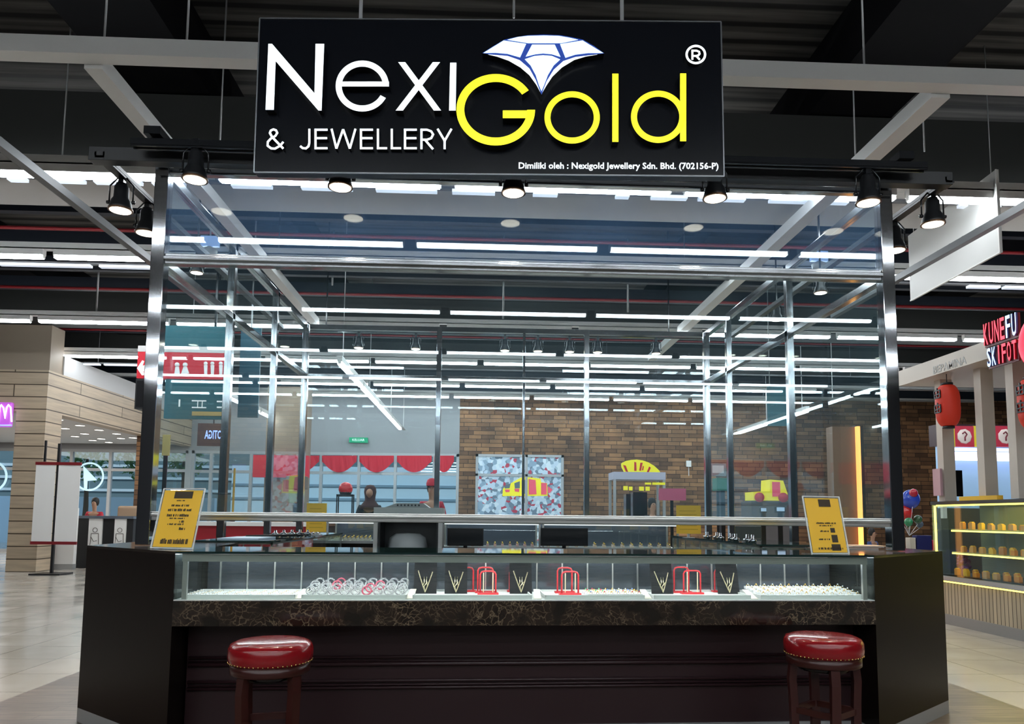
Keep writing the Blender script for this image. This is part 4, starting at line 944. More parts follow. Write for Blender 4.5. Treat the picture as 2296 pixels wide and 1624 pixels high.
yel = M('mural_yellow', (.85,.75,.02), .4, emit=(.8,.7,.02), es=.35); mred = M('mural_red', (.75,.08,.14), .4, emit=(.7,.08,.14), es=.3)
MB().prism(flat([zz3(*p_) for p_ in ((765,995),(775,850),(850,780),(950,730),(1130,630),(1220,615),(1520,650),(1530,720),(1650,740),(1660,990))], YF-.085), (0,.012,0)).build('vehicle', yel, t)
m = MB()
for po in (((1285,655),(1420,680),(1440,960),(1285,965)), ((1530,735),(1640,735),(1640,965),(1530,965)), ((810,865),(910,865),(905,915),(830,920)), ((1000,850),(1100,850),(1095,915),(1010,905)), ((1665,800),(1760,870),(1700,935),(1665,930))): m.prism(flat([zz3(*p_) for p_ in po], YF-.095), (0,.008,0))
m.build('red_panels', mred, t); m = MB()
for po in (((810,790),(930,740),(905,840),(810,845)), ((1000,740),(1110,700),(1110,840),(1010,845)), ((1145,680),(1230,670),(1230,950),(1145,955))): m.prism(flat([zz3(*p_) for p_ in po], YF-.095), (0,.008,0))
m.build('windscreens', M('mural_grey', (.12,.17,.2), .4), t)
# wall controller
a = at(1545, 1040, YF-.08); tag(MB().box(a.x-.08, YF-.06, a.z-.10, a.x+.08, YF-.001, a.z+.10).box(a.x-.04, YF-.065, a.z-.02, a.x+.04, YF-.06, a.z+.05).box(a.x+.0, YF-.02, a.z-.4, a.x+.015, YF-.001, a.z-.1).build('wall_controller', white), 'small white control box with a cable on the wood block wall', 'control box')
# food cart with a yellow arch
Yc = 17.5
def zz4(x, y): return (1300+x/7.653, 1000+y/7.653)
L_, R__ = wp(*zz4(580, 560), Yc), wp(*zz4(1470, 580), Yc); xa, xc = L_.x, R__.x
t = thing('food_cart', 'black food cart with a yellow arched sign with red shapes, seen through the glass', 'food cart', ((xa+xc)/2, Yc+.3, 0))
MB().prism([wp(*zz4(x, y), Yc) for x, y in ((715,300),(790,260),(880,242),(980,235),(1080,250),(1180,285),(1280,345),(1360,420),(1400,490),(1250,560),(820,550),(760,440),(720,360))], (0,.06,0)).build('arch', yel, t)
m = MB()
for po in (((745,330),(790,340),(830,450),(790,440)), ((935,275),(970,285),(975,430),(935,430)), ((1040,290),(1080,290),(1050,430),(1020,425)), ((1190,355),(1220,375),(1165,495),(1140,480)), ((1082,345),(1100,350),(1090,420),(1065,420))): m.prism([wp(*zz4(x, y), Yc-.01) for x, y in po], (0,.01,0))
m.build('red_shapes', redp, t)
zl = L_.z
MB().box(xa, Yc-.02, zl-.02, xc, Yc+.7, zl+.16).build('fascia', M('pale_lilac', (.5,.5,.62), .5), t)
for x in (xa+.03, xc-.03):
    for y in (Yc+.03, Yc+.65): MB().box(x-.03, y-.03, .9, x+.03, y+.03, zl).build('post', galv, t)
MB().box(xa, Yc, 0, xc, Yc+.7, .95).build('body', blackp, t)
zy = wp(*zz4(800, 720), Yc).z
for x0_, x1_, y0_, y1_ in ((750,825,690,760),(845,905,700,765),(1020,1100,700,770),(1120,1225,630,665),(1245,1465,630,668),(1130,1200,700,770)):
    a, c_ = wp(*zz4(x0_, y1_), Yc-.02), wp(*zz4(x1_, y0_), Yc-.02); MB().box(a.x, Yc-.02, a.z, c_.x, Yc, c_.z).build('menu_card', yel, t)
for x0_, x1_, y0_, y1_ in ((780,860,830,940),(900,1140,800,950)):
    a, c_ = wp(*zz4(x0_, y1_), Yc+.3), wp(*zz4(x1_, y0_), Yc+.3); MB().box(a.x, Yc+.2, .95, c_.x, Yc+.5, c_.z).build('machine', blackg, t)
# pink sign box on a stand and lime/red topper
a, c_ = wp(1478, 1122, 16), wp(1538, 1096, 16); t = thing('pink_sign', 'pink patterned sign board right of the food cart', 'sign', ((a.x+c_.x)/2, 16, 0))
MB().box(a.x, 16, a.z, c_.x, 16.05, c_.z).build('board', M('pink_print', (.50,.10,.18), .5), t)
MB().box((a.x+c_.x)/2-.03, 16.05, 0, (a.x+c_.x)/2+.03, 16.1, c_.z-.05).box((a.x+c_.x)/2-.3, 15.95, 0, (a.x+c_.x)/2+.3, 16.2, .03).build('stand', darkm, t)
# toy vehicle ride
Yt = 15.; a, c_ = wp(1690, 1122, Yt), wp(1765, 1076, Yt)
t = thing('kiddie_ride', 'yellow and pink toy vehicle ride seen through the right glass wall', 'kiddie ride', ((a.x+c_.x)/2, Yt+.3, 0))
w_ = c_.x-a.x; h_ = c_.z-a.z
MB().box(a.x-.05, Yt, 0, c_.x+.05, Yt+.6, a.z-.02).build('plinth', M('ride_plinth', (.10,.09,.09), .5), t)
m = MB().prism([(a.x,Yt,a.z),(c_.x,Yt,a.z),(c_.x,Yt,a.z+.15),(c_.x-.12*w_,Yt,c_.z-.02),(a.x+.5*w_,Yt,c_.z),(a.x+.48*w_,Yt,a.z+.45*h_),(a.x,Yt,a.z+.4*h_)], (0,.5,0)); m.build('body', yel, t)
MB().box(a.x+.55*w_, Yt-.015, a.z+.08, a.x+.78*w_, Yt, c_.z-.05).build('door', mred, t)
for fx in (.15, .85): MB().lathe([(.10,-.03),(.10,.0),(.05,.0)], (a.x+fx*w_, Yt-.02, a.z+.06), 18, axis='y').build('wheel', redp, t)
# orange glowing light box
Yo = 9.6; a, c_ = wp(1892, 1215, Yo), wp(1924, 957, Yo)
t = thing('orange_light_box', 'tall orange glowing panel beside the right glass wall', 'light box', ((a.x+c_.x)/2, Yo+.1, 0))
MB().box(a.x-.1, Yo+.02, 0, c_.x-.03, Yo+.2, c_.z).build('panel', M('orange_wood', (.24,.13,.07), .5), t)
MB().box(c_.x-.035, Yo-.05, .0, c_.x, Yo+.02, c_.z).build('glow_strip', M('orange_glow', (1,.4,.1), .5, emit=(1,.38,.09), es=2.2), t)
MB().box(c_.x-.03, Yo+.02, 0, c_.x+.08, Yo+.2, c_.z+.02).build('side', darkm, t)
# teal reflection in the right glass, built as a hanging panel
tq = M('teal_panel', (.012,.12,.15), .5)
a, c_ = wp(1722, 955, 13), wp(1772, 866, 13); t = thing('hanging_banner', 'teal reflection in the right glass wall, built as a hanging panel', 'banner', ((a.x+c_.x)/2, 13, a.z))
MB().box(a.x, 13, a.z, c_.x, 13.03, c_.z).build('panel', tq, t)
for x in (a.x+.05, c_.x-.05): MB().tube([(x, 13.015, c_.z-.02), (x, 13.015, 6.6)], .008, 6).build('wire', galv, t)

# wooden pillar with red board left of centre
a, c_ = wp(588, 1190, 20.5), wp(692, 868, 20.5)
struct(MB().box(a.x, 20.5, 0, c_.x, 21.0, c_.z).build('trim_21', M('brown_pillar', (.22,.165,.12), .6)))
a, c_ = wp(566, 1070, 20.3), wp(692, 1022, 20.3); tag(MB().box(a.x, 20.3, a.z, c_.x, 20.48, c_.z).build('red_fascia_board', redf), 'dull red board on the wooden pillar left of centre', 'board')
# red and white long stall behind the left side of the cage
a, c_ = wp(440, 1205, 11.5), wp(690, 1178, 11.5)
t = thing('red_stall_counter', 'low red counter with a white top seen beneath the lower rail at the left', 'counter', ((a.x+c_.x)/2, 11.7, 0))
MB().box(a.x-.5, 11.5, .02, c_.x, 11.9, 1.07).build('body', M('maroon_panel', (.32,.01,.02), .4), t); MB().box(a.x-.55, 11.45, 1.07, c_.x+.03, 11.95, 1.13).build('top', white, t)

# ---------------------------------------------------------------- directory sign and speaker
Yd = 11.0
def dq(px, py): return at(px, py, Yd)
a, c_ = dq(306, 848), dq(508, 779)
t = thing('directory_sign', 'hanging red direction sign with a white arrow and restroom figures behind the left post', 'sign', ((a.x+c_.x)/2, Yd, a.z))
MB().box(a.x, Yd, a.z, c_.x, Yd+.12, c_.z).build('red_panel', M('sign_red', (.60,.012,.03), .4, emit=(.6,.01,.03), es=.25), t)
MB().box(a.x, Yd-.005, c_.z-.09, c_.x, Yd, c_.z-.0).build('white_strip', white, t)
ic = M('icon_white', (.85,.85,.85), .5, emit=(.8,.8,.8), es=.4)
def ip(pts): return [at(x, y, Yd-.012) for x, y in pts]
MB().prism(ip([(307,826),(319,808),(323,810),(319,820),(334,818),(335,832),(321,833),(325,841),(318,842)]), (0,.01,0)).build('arrow', ic, t)
for px in (397, 415):
    m = MB(); h = at(px, 818, Yd-.01); m.lathe([(.035,-.01),(.035,0)], (h.x, Yd-.002, h.z), 14, axis='y'); w1 = 6 if px < 400 else 9
    m.prism(ip([(px-4,823),(px+4,823),(px+w1,838),(px+3,838),(px+3,844),(px-3,844),(px-3,838),(px-w1,838)]), (0,.01,0)); m.build('figure', ic, t)
for px in (461, 476, 495):
    m = MB(); h = at(px, 815, Yd-.01); m.lathe([(.028,-.01),(.028,0)], (h.x, Yd-.002, h.z), 14, axis='y'); m.prism(ip([(px-4,819),(px+4,819),(px+3,843),(px-3,843)]), (0,.01,0)); m.build('figure', ic, t)
for x0_, x1_, y0_, y1_, mt_ in ((366, 508, 732, 777, tq), (366, 508, 852, 938, tq)):
    a, c_ = dq(x0_, y1_), dq(x1_, y0_); MB().box(a.x, Yd+.01, a.z, c_.x, Yd+.10, c_.z).build('teal_panel', mt_, t)
m = MB()
for x0_, x1_, y0_, y1_ in ((400, 404, 896, 912), (430, 462, 898, 900), (430, 462, 913, 915), (442, 444, 900, 913), (452, 454, 900, 913), (486, 500, 899, 902), (486, 500, 912, 915)):
    a, c_ = dq(x0_, y1_), dq(x1_, y0_); m.box(a.x, Yd+.0, a.z, c_.x, Yd+.01, c_.z)
m.build('pictogram', ic, t)
a, c_ = dq(430, 932), dq(505, 924); MB().box(a.x, Yd, a.z, c_.x, Yd+.01, c_.z).build('amber_strip', M('amber_print', (.5,.35,.12), .5), t)
for px in (345, 480): a = dq(px, 740); MB().box(a.x-.015, Yd+.04, dq(px, 779).z, a.x+.015, Yd+.07, 6.6).build('hanger', darkm, t)
a, c_ = at(532, 936, 11.6), at(586, 735, 11.6); t = thing('hanging_banner', 'teal hanging banner between the left glass posts', 'banner', ((a.x+c_.x)/2, 11.6, a.z))
MB().box(a.x, 11.6, a.z, c_.x, 11.64, c_.z).build('panel', M('teal_panel_left', (.012,.10,.15), .5), t); MB().box((a.x+c_.x)/2-.01, 11.61, c_.z, (a.x+c_.x)/2+.01, 11.63, 6.6).build('hanger', galv, t)
a, c_ = dq(301, 917), dq(338, 850); t = thing('hanging_speaker', 'black box hanging under the red arrow sign', 'speaker', ((a.x+c_.x)/2, Yd+.15, a.z))
MB().box(a.x, Yd, a.z, c_.x, Yd+.3, c_.z-.001).build('housing', blackp, t); MB().box(a.x+.02, Yd-.005, a.z+.03, c_.x-.02, Yd, c_.z-.03).build('grille', velvetk, t)

# ================================================================== LEFT SHOP WITH WOODEN PORTAL
XS = -9.3; YP = 16.0
zt_, zl_ = at(90, 830, YP).z, at(105, 920, 15.8).z
struct(MB().box(XS-.62, YP, 0, XS, YP+.6, zt_).build('trim_22', oak, origin=(0,YP,0)))
struct(MB().box(X0, YP, zl_, XS-.62, YP+.4, zt_).build('trim_23', oak, origin=(0,YP,0)))
struct(MB().box(XS-.3, YP+.6, zl_, XS, 23.9, zt_).build('trim_24', oak, origin=(0,YP,0)))
struct(MB().box(X0, YP+.1, zt_, XS-.05, YP+.6, 5.3).build('trim_25', M('beige_brown_fascia', (.26,.21,.16), .6)))
struct(MB().box(XS-.35, YP+.6, zt_, XS-.02, 23.9, 4.73).build('trim_27', M('pale_side_fascia', (.50,.50,.50), .6)))
struct(MB().box(X0, YP+.4, zl_+.05, XS-.3, 23.9, zl_+.15).build('ceiling_shop', M('shop_ceiling', (.55,.55,.56), .7)))
struct(MB().box(XS-.28, 20.8, 0, XS+.02, 21.3, zl_).build('trim_26', brick))
dl = M('downlight', (1,1,1), .5, emit=(1,.95,.85), es=6)
spots_old = [(-10.3,17.2),(-10.1,18.6),(-10.4,20.4),(-11.3,17.8),(-11.2,19.6),(-11.6,21.8),(-12.5,17.4),(-12.4,19.2),(-12.8,21.2),(-13.8,18.4),(-13.6,20.6),(-10.2,22.4),(-15.0,19.0),(-15.2,21.5)]
spots = [(q.x, q.y) for q in (atZ(x/2.952, 750+y/2.952, zl_+.03) for x, y in ((385,567),(530,605),(655,635),(772,660),(375,655),(497,677),(613,703),(720,716),(880,686),(485,733),(670,693),(800,690),(560,660),(430,625))) if 16.7 < q.y < 23.6 and q.x < XS-.5]
for i, (x, y) in enumerate(spots):
    lab = 'round ceiling downlight in the shop at the left, %s from its entrance pillar' % (ords+['tenth','eleventh','twelfth','thirteenth','fourteenth'])[i]
    t = thing('downlight', lab, 'downlight', (x, y, zl_+.03), 'downlights in the left shop')
    MB().lathe([(.11,0),(.12,.0),(.12,.02),(.11,.02)], (x,y,zl_+.03), 16).build('rim', white, t); MB().lathe([(.02,.005),(.105,.005),(.105,.018),(.02,.018)], (x,y,zl_+.03), 16).build('lens', dl, t)
al = bpy.data.lights.new('shop_ceiling_light', 'AREA'); al.shape = 'RECTANGLE'; al.size = 5; al.size_y = 5; al.energy = 260; al.color = (1,.95,.88)
ao = bpy.data.objects.new('shop_ceiling_light', al); COL.objects.link(ao); ao.location = (-13.2, 20, zl_-.02)
# circular decal with a sail on the window
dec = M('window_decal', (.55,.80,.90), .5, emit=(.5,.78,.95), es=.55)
Yq = YF-.03; c0 = at(200, 1069, Yq); rr_ = (at(233, 1069, Yq)-c0).length
t = thing('window_decal', 'pale blue round sailboat decal on the left shop window', 'decal', (c0.x, Yq, c0.z-rr_))
Lo_ = [c0+Vector((cos(a*pi/20)*rr_, 0, sin(a*pi/20)*rr_)) for a in range(40)]; Li_ = [c0+Vector((cos(a*pi/20)*rr_*.88, 0, sin(a*pi/20)*rr_*.88)) for a in range(40)]
MB().ribbon(Lo_, Li_, (0,.012,0), 0, 0, True).build('ring', dec, t)
MB().prism([c0+Vector((x*rr_,0,z*rr_)) for x, z in ((-.45,.75),(.55,-.25),(-.1,-.3),(-.1,-.9),(-.3,-.9))], (0,.012,0)).build('sail', dec, t)
c0 = at(-20, 1069, Yq); t = thing('window_decal', 'second pale blue round decal cut by the left picture edge', 'decal', (c0.x, Yq, c0.z-rr_))
Lo_ = [c0+Vector((cos(a*pi/20)*rr_*1.1, 0, sin(a*pi/20)*rr_*1.1)) for a in range(40)]; Li_ = [c0+Vector((cos(a*pi/20)*rr_*.95, 0, sin(a*pi/20)*rr_*.95)) for a in range(40)]
MB().ribbon(Lo_, Li_, (0,.012,0), 0, 0, True).build('ring', dec, t)
# white half wall, counters
a = at(80, 1190, 16.75); c_ = at(168, 1190, 16.75)
t = thing('half_wall', 'low white partition wall behind the black banner stand', 'partition', ((a.x+c_.x)/2, 16.8, 0))
MB().box(a.x, 16.75, .12, c_.x, 16.87, 1.35).build('panel', white, t); MB().box(a.x, 16.74, 0, c_.x, 16.88, .12).build('skirting', galv, t)
a, c_ = at(172, 1160, 17.2), at(300, 1160, 17.2)
t = thing('reception_counter', 'dark reception counter with two white figure panels in the left shop', 'counter', ((a.x+c_.x)/2, 17.5, 0))
MB().box(a.x, 17.2, 0, c_.x, 17.8, 1.12).build('body', blackp, t); MB().box(a.x-.05, 17.12, 1.12, c_.x+.03, 17.85, 1.18).build('top', M('slate_top', (.10,.12,.15), .2), t)
for x0_, x1_ in ((196, 231), (254, 284)):
    p, q = at(x0_, 1245, 17.18), at(x1_, 1162, 17.18); pn = MB().box(p.x, 17.16, .15, q.x, 17.2, q.z).build('white_panel', white, t)
    xm = (p.x+q.x)/2; m = MB()
    m.tube(torus_pts((xm, 17.155, .86), .05, (1,0,0), (0,0,1), 12), .006, 5, closed=True)
    for pts in (((-.08,.78),(-.1,.45),(-.06,.2)), ((.08,.78),(.1,.45),(.06,.2)), ((-.08,.78),(.08,.78)), ((-.03,.5),(-.02,.2)), ((.03,.5),(.03,.2)), ((-.08,.7),(-.02,.6),(.05,.62))): m.tube([(xm+x, 17.155, z) for x, z in pts], .006, 5)
    m.build('line_figure', inkm, t)
a = at(293, 1145, 18.2); t = thing('office_chair', 'beige padded chair beside the person in red at the left', 'chair', (a.x, 18.2, 0))
MB().box(a.x-.28, 18.1, .9, a.x+.28, 18.22, 1.42).build('backrest', M('beige_vinyl', (.42,.28,.18), .6), t, bevel=.05); MB().box(a.x-.28, 18.22, .42, a.x+.28, 18.7, .52).build('seat', MATS['beige_vinyl'], t, bevel=.03)
MB().tube([(a.x, 18.45, .42), (a.x, 18.45, .08)], .03, 8).build('stem', darkm, t); m = MB()
for i in range(5): an = i*2*pi/5; m.bar((a.x, 18.45, .06), (a.x+.28*cos(an), 18.45+.28*sin(an), .03), .04, .04)
m.build('foot', darkm, t); MB().box(a.x-.02, 18.18, .5, a.x+.02, 18.24, .95).build('spine', darkm, t)
# banner stand
b0 = at(115, 1281, 15.4); t = thing('banner_stand', 'black stand with a white double banner edged in dark red by the wooden pillar', 'banner stand', (b0.x, 15.4, 0))
MB().box(b0.x-.30, 15.15, 0, b0.x+.30, 15.65, .03).build('base', blackp, t)
tp = at(130, 1000, 15.4); MB().box(b0.x-.025, 15.39, .03, b0.x+.025, 15.44, at(130, 995, 15.4).z).build('pole', blackp, t); 
MB().box(b0.x-.30, 15.40, at(130,1036,15.4).z, b0.x-.26, 15.43, at(105,988,15.4).z).build('pole', blackp, t)
zA_, zB_ = at(130, 1218, 15.4).z, at(130, 1040, 15.4).z
for x0_, x1_ in ((b0.x-.42, b0.x-.03), (b0.x+.03, b0.x+.47)): MB().box(x0_, 15.37, zA_, x1_, 15.38, zB_).build('banner_sheet', white, t)
for z in (zA_, zB_): MB().box(b0.x-.43, 15.355, z-.03, b0.x+.48, 15.395, z+.03).build('rail', M('dark_red_rail', (.18,.01,.015), .4), t)
# purple neon sign at the left edge
Yn = 15.9; t = thing('neon_sign', 'glowing purple letter sign on the wooden front at the left picture edge', 'sign', tuple(at(8, 958, Yn)))
a, c_ = at(-60, 957, Yn), at(28, 902, Yn); MB().box(a.x, Yn, a.z, c_.x, Yn+.09, c_.z).build('backing', M('purple_glow', (.35,.08,.45), .4, emit=(.50,.10,.60), es=.7), t, bevel=.04)
pl = M('neon_white', (1,1,1), .5, emit=(.95,.85,1), es=1.6)
MB().tube([at(x, y, Yn-.02) for x, y in ((-4,946),(-1,915),(3,908),(8,915),(11,938),(15,914),(19,908),(24,914),(26,946))], .018, 6).build('letter', pl, t)
MB().tube([at(x, y, Yn-.02) for x, y in ((-50,946),(-46,915),(-40,908),(-34,915),(-30,938),(-26,914),(-20,908),(-14,914),(-10,946))], .018, 6).build('letter', pl, t)
MB().tube([at(x, 954, Yn-.02) for x in (-50, 0, 26)], .018, 6).build('underline', M('neon_blue', (.3,.3,1), .5, emit=(.25,.3,1), es=1.5), t)
# mirrored reflection of a blue neon word, built as lit letters on a board
a = at(478, 976, 15.0); t = thing('neon_word_reflection', 'mirrored reflection of a small blue neon word, built behind the left glass wall', 'sign', (a.x, 15, a.z-.2))
MB().box(a.x-.32, 15.02, a.z-.22, a.x+.28, 15.06, a.z+.24).build('board', M('dark_red_board', (.06,.02,.02), .5), t)
text_on(MB(), 'OTIGA', .24, (a.x, 15.0, a.z), (-1,0,0), (0,0,1), 0, .004, width=.34).build('lettering', M('neon_blue2', (.3,.4,1), .5, emit=(.3,.42,1), es=1.6), t)
MB().box(a.x-.02, 15.03, a.z+.24, a.x+.0, 15.05, 6.6).build('hanger', darkm, t)
# trees outside
leafm = M('leaf_green', (.10,.30,.08), .6)
def tree(px, py, Y, r, label):
    c0 = at(px, py, Y); t = thing('tree', label, 'tree', (c0.x, Y, -.15)); m = MB(); rnd = random.Random(int(px))
    for i in range(420):
        d = Vector((rnd.gauss(0,1), rnd.gauss(0,1), rnd.gauss(0,1))).normalized()*r*rnd.uniform(.4,1); p_ = c0+d; a_ = Vector((rnd.uniform(-1,1), rnd.uniform(-1,1), rnd.uniform(-1,1))).normalized(); b_ = a_.cross(Vector((0,0,1))).normalized(); s_ = rnd.uniform(.08,.15)
        m.add([p_-a_*s_, p_+b_*s_*.5, p_+a_*s_, p_-b_*s_*.5], [(0,1,2,3)])
    m.build('foliage', leafm, t, fix=False); MB().tube([(c0.x,Y,-.15),(c0.x+.05,Y,1.5),(c0.x,Y,c0.z)], [.12,.09,.05], 8).build('trunk', M('bark', (.12,.08,.05), .8), t)
tree(196, 1028, 28, .9, 'green leafy tree outside the left shop window, left of its middle'); tree(308, 1030, 28, .75, 'green leafy tree outside the left shop window, at its right'); tree(412, 1032, 28, .8, 'green leafy tree outside, seen through the left glass wall')

# ================================================================== RIGHT: FOOD KIOSK
XK = 5.69; YK = 9.25; YN_ = 5.2
t = thing('food_kiosk', 'cream walled food kiosk with a roof canopy and white columns at the right', 'kiosk', (7.2, 7.3, 0))
km = M('kiosk_cream', (.62,.57,.50), .5)
rz0, rz1 = 3.04, 3.24
MB().box(XK-.12, YN_, rz0, 9.0, YK+.25, rz1).build('roof_canopy', km, t)
for y in (9.05, 8.30, 7.78): MB().box(XK+.12, y-.06, 1.50, XK+.27, y+.06, rz0).build('column', km, t)
for x in (7.4, 8.8): MB().box(x, 9.1, 0, x+.14, 9.24, rz0).build('column', km, t)
m = MB().box(XK+.02, YN_, .12, XK+.7, YK-.2, .50); m.build('slatted_front', slat, t)
MB().box(XK+.0, YN_, 0, XK+.68, YK-.22, .12).build('plinth', M('kiosk_plinth', (.26,.25,.24), .4), t)
MB().box(XK-.04, YN_, .53, XK+.72, YK-.15, .58).build('counter_ledge', galv, t)
glow = M('warm_led', (1,.8,.3), .5, emit=(1,.80,.14), es=3.0)
MB().box(XK-.0, YN_, .505, XK+.012, YK-.25, .52).build('under_glow', glow, t)
MB().box(XK+.012, YN_, .50, XK+.70, YK-.2, .53).build('ledge_support', blackp, t)
# letters on the canopy side
pa = atX(2122, 822, XK-.125); text_on(MB(), 'BEPAMINA', .13, (XK-.125, pa.y-.05, pa.z), (0,-1,0), (0,0,1), 0, .001, .012, width=.62).build('lettering', [M('grey_letters', (.45,.44,.42), .5), M('grey_letters', (.45,.44,.42), .5)], t)
dlp = [(6.2,8.7),(6.2,7.9),(6.9,8.6),(6.2,7.1),(6.9,7.7)]
for i, (x, y) in enumerate(dlp):
    t2 = thing('downlight', 'round downlight under the food kiosk canopy, %s counted from its far corner' % ords[i], 'downlight', (x, y, rz0-.02), 'downlights under the kiosk canopy')
    MB().lathe([(.02,0),(.06,0),(.06,.019),(.02,.019)], (x,y,rz0-.02), 16).build('lens', dl, t2); MB().lathe([(.062,-.004),(.075,-.004),(.075,.019),(.062,.019)], (x,y,rz0-.02), 16).build('rim', white, t2)
# glass food showcase
t = thing('food_showcase', 'lit glass showcase with three shelves of boxed food on the right kiosk', 'display case', (XK+.35, 7.2, .58))
ye, ys_ = YK-.17, YN_+.1; zt2 = 1.49
MB().box(XK, ys_, .582, XK+.008, ye, zt2-.04).build('front_glass', G_case, t); MB().box(XK, ye-.008, .582, XK+.65, ye, zt2-.04).build('end_glass', G_case, t)
MB().box(XK-.01, ys_, zt2-.04, XK+.66, ye+.01, zt2).build('top', M('showcase_top', (.05,.05,.05), .3), t)
MB().box(XK+.62, ys_, .582, XK+.64, ye, zt2-.04).build('back_panel', M('showcase_back', (.10,.115,.07), .3, .2), t)
MB().box(XK+.012, ye-.04, .60, XK+.03, ye-.02, zt2-.05).build('led_strip', glow, t); MB().box(XK+.03, ys_, zt2-.06, XK+.05, ye-.04, zt2-.042).build('led_strip', glow, t)
shelfz = (.60, .875, 1.15)
for z in shelfz[1:]:
    MB().box(XK+.14, ys_, z-.012, XK+.6, ye-.15, z).build('shelf', M('shelf_glass', (.50,.50,.25), .15), t); MB().box(XK+.14, ys_, z-.03, XK+.16, ye-.15, z-.012).build('led_strip', glow, t)
MB().box(XK+.02, ys_, .582, XK+.6, ye-.05, .60).build('shelf', blackg, t)
foods = [M('orange_box', (.75,.30,.05), .5), M('brown_box', (.50,.22,.07), .5), M('yellow_box', (.8,.5,.05), .5), M('tan_box', (.62,.36,.16), .5)]
sn = ('bottom', 'middle', 'top')
for si, z in enumerate(shelfz):
    n = 22
    for i in range(n):
        y = ye-.30-i*.085; h = random.uniform(.05, .085); x = XK+.19+(i % 2)*.05 if si else XK+.10+(i % 2)*.05
        m = MB().box(x-.02, y-.03, z+.001, x+.02, y+.03, z+h); m.box(x-.015, y-.02, z+h, x+.015, y+.02, z+h+.01, 1)
        tag(m.build('food_box', [random.choice(foods), foods[2]]), 'boxed snack on the %s showcase shelf, %s from the far end' % (sn[si], (ords+['tenth','eleventh','twelfth','thirteenth','fourteenth','fifteenth','sixteenth','seventeenth','eighteenth','nineteenth','twentieth','twenty-first','twenty-second'])[i]), 'food box', 'food boxes on the showcase shelves')
kl = bpy.data.lights.new('showcase_light', 'AREA'); kl.shape = 'RECTANGLE'; kl.size = .3; kl.size_y = 3.4; kl.energy = 22; kl.color = (1,.82,.25); ko = bpy.data.objects.new('showcase_light', kl); COL.objects.link(ko); ko.location = (XK+.33, 7.2, zt2-.06)
t2 = atX(2145, 1265, XK+.35); m = MB(); rnd = random.Random(3)
for i in range(60): m.ball((XK+.3+rnd.uniform(-.05,.05), ye-.13+rnd.uniform(-.06,.06), .66+rnd.uniform(0,.22)), .02, 5)
m.tube([(XK+.3, ye-.13, .601), (XK+.3, ye-.13, .7)], .03, 8)
tag(m.build('purple_flowers', M('violet_petals', (.10,.05,.35), .6)), 'bunch of violet flowers at the far end inside the food showcase', 'flowers')
# things on the showcase top
p = atX(2131, 1040, XK+.45); t = thing('monitor', 'black monitor standing on the showcase top between the kiosk columns', 'monitor', (p.x, p.y, zt2))
MB().box(p.x-.06, p.y-.02, zt2+.08, p.x+.14, p.y+.02, zt2+.42).build('screen', blackg, t); MB().box(p.x-.06, p.y-.08, zt2+.001, p.x+.06, p.y+.06, zt2+.015).box(p.x-.01, p.y-.03, zt2, p.x+.01, p.y+.01, zt2+.1).build('foot', blackp, t)
p = atX(2165, 1107, XK+.14); tag(MB().box(XK+.04, 7.95, zt2+.001, XK+.11, 8.6, zt2+.05).build('yellow_tray', yellowc), 'long yellow tray on the showcase top between the columns', 'tray')
for i, y in enumerate((7.46, 7.24)):
    tag(MB().lathe([(.02,0),(.09,0),(.10,.18),(.085,.21),(.02,.22)], (XK+.36, y, zt2+.001), 14).build('white_tub', white), 'white plastic tub on the showcase top, %s one' % ('farther','nearer')[i], 'tub', 'white tubs on the showcase')
t = thing('red_container', 'red container with a yellow oval label at the right picture edge', 'container', (XK+.30, 7.12, zt2+.001)); MB().box(XK+.2, 7.0, zt2+.001, XK+.4, 7.2, zt2+.2).build('tub', redp, t, bevel=.02); MB().lathe([(.045,-.003),(.045,0)], (XK+.197, 7.1, zt2+.1), 16, axis='x').build('label', yel, t)
# small poster on the corner column
p = atX(2094, 1082, XK+.05); tag(MB().box(XK+.06, 8.98, p.z-.17, XK+.09, 9.13, p.z+.17).build('small_poster', M('pink_poster', (.62,.40,.45), .5)), 'small pink poster fixed to the corner column of the food kiosk', 'poster')
# lanterns
def lantern(px, py, x, rx, rz_, label):
    p = atX(px, py, x); t = thing('paper_lantern', label, 'lantern', (p.x, p.y, p.z-rz_), 'red lanterns on the food kiosk'); m = MB()
    prof = [(rx*.5,-rz_)]+[(rx*(.62+.38*min(1, (1-abs((i/16*2-1))**4)))*(1+.01*(i % 2)), rz_*(i/16*2-1)*.97) for i in range(17)]+[(rx*.5,rz_)]
    m.lathe(prof, tuple(p), 28); m.build('paper_body', M('lantern_red', (.55,.03,.012), .5, emit=(.6,.03,.01), es=.12), t)
    for s in (-1, 1): MB().lathe([(rx*.5,0),(rx*.5,.03*s)], (p.x,p.y,p.z+rz_*s), 16).build('cap', blackp, t)
    MB().tube([(p.x,p.y,p.z+rz_), (p.x,p.y,rz0)], .006, 6).build('cord', blackp, t)
    m = MB(); a0 = Vector((-1,-.12,0)).normalized(); sd = Vector((a0.y,-a0.x,0)); o = p+a0*(rx*1.02)
    for z0 in (.12, -.06):
        for q in (((-.05,.06),(.05,.06)), ((0,.09),(0,-.03)), ((-.05,.02),(.05,.0)), ((-.04,-.03),(.04,-.03)), ((-.045,.05),(-.045,-.03)), ((.045,.05),(.04,-.04))): m.bar(o+sd*q[0][0]+Vector((0,0,z0+q[0][1])), o+sd*q[1][0]+Vector((0,0,z0+q[1][1])), .014, .014)
    m.build('characters', blackp, t)
lantern(2125, 910, XK-.02, .135, .25, 'large red lantern hanging at the far corner of the food kiosk')
lantern(2312, 905, XK-.05, .12, .25, 'red lantern cut off by the right picture edge')
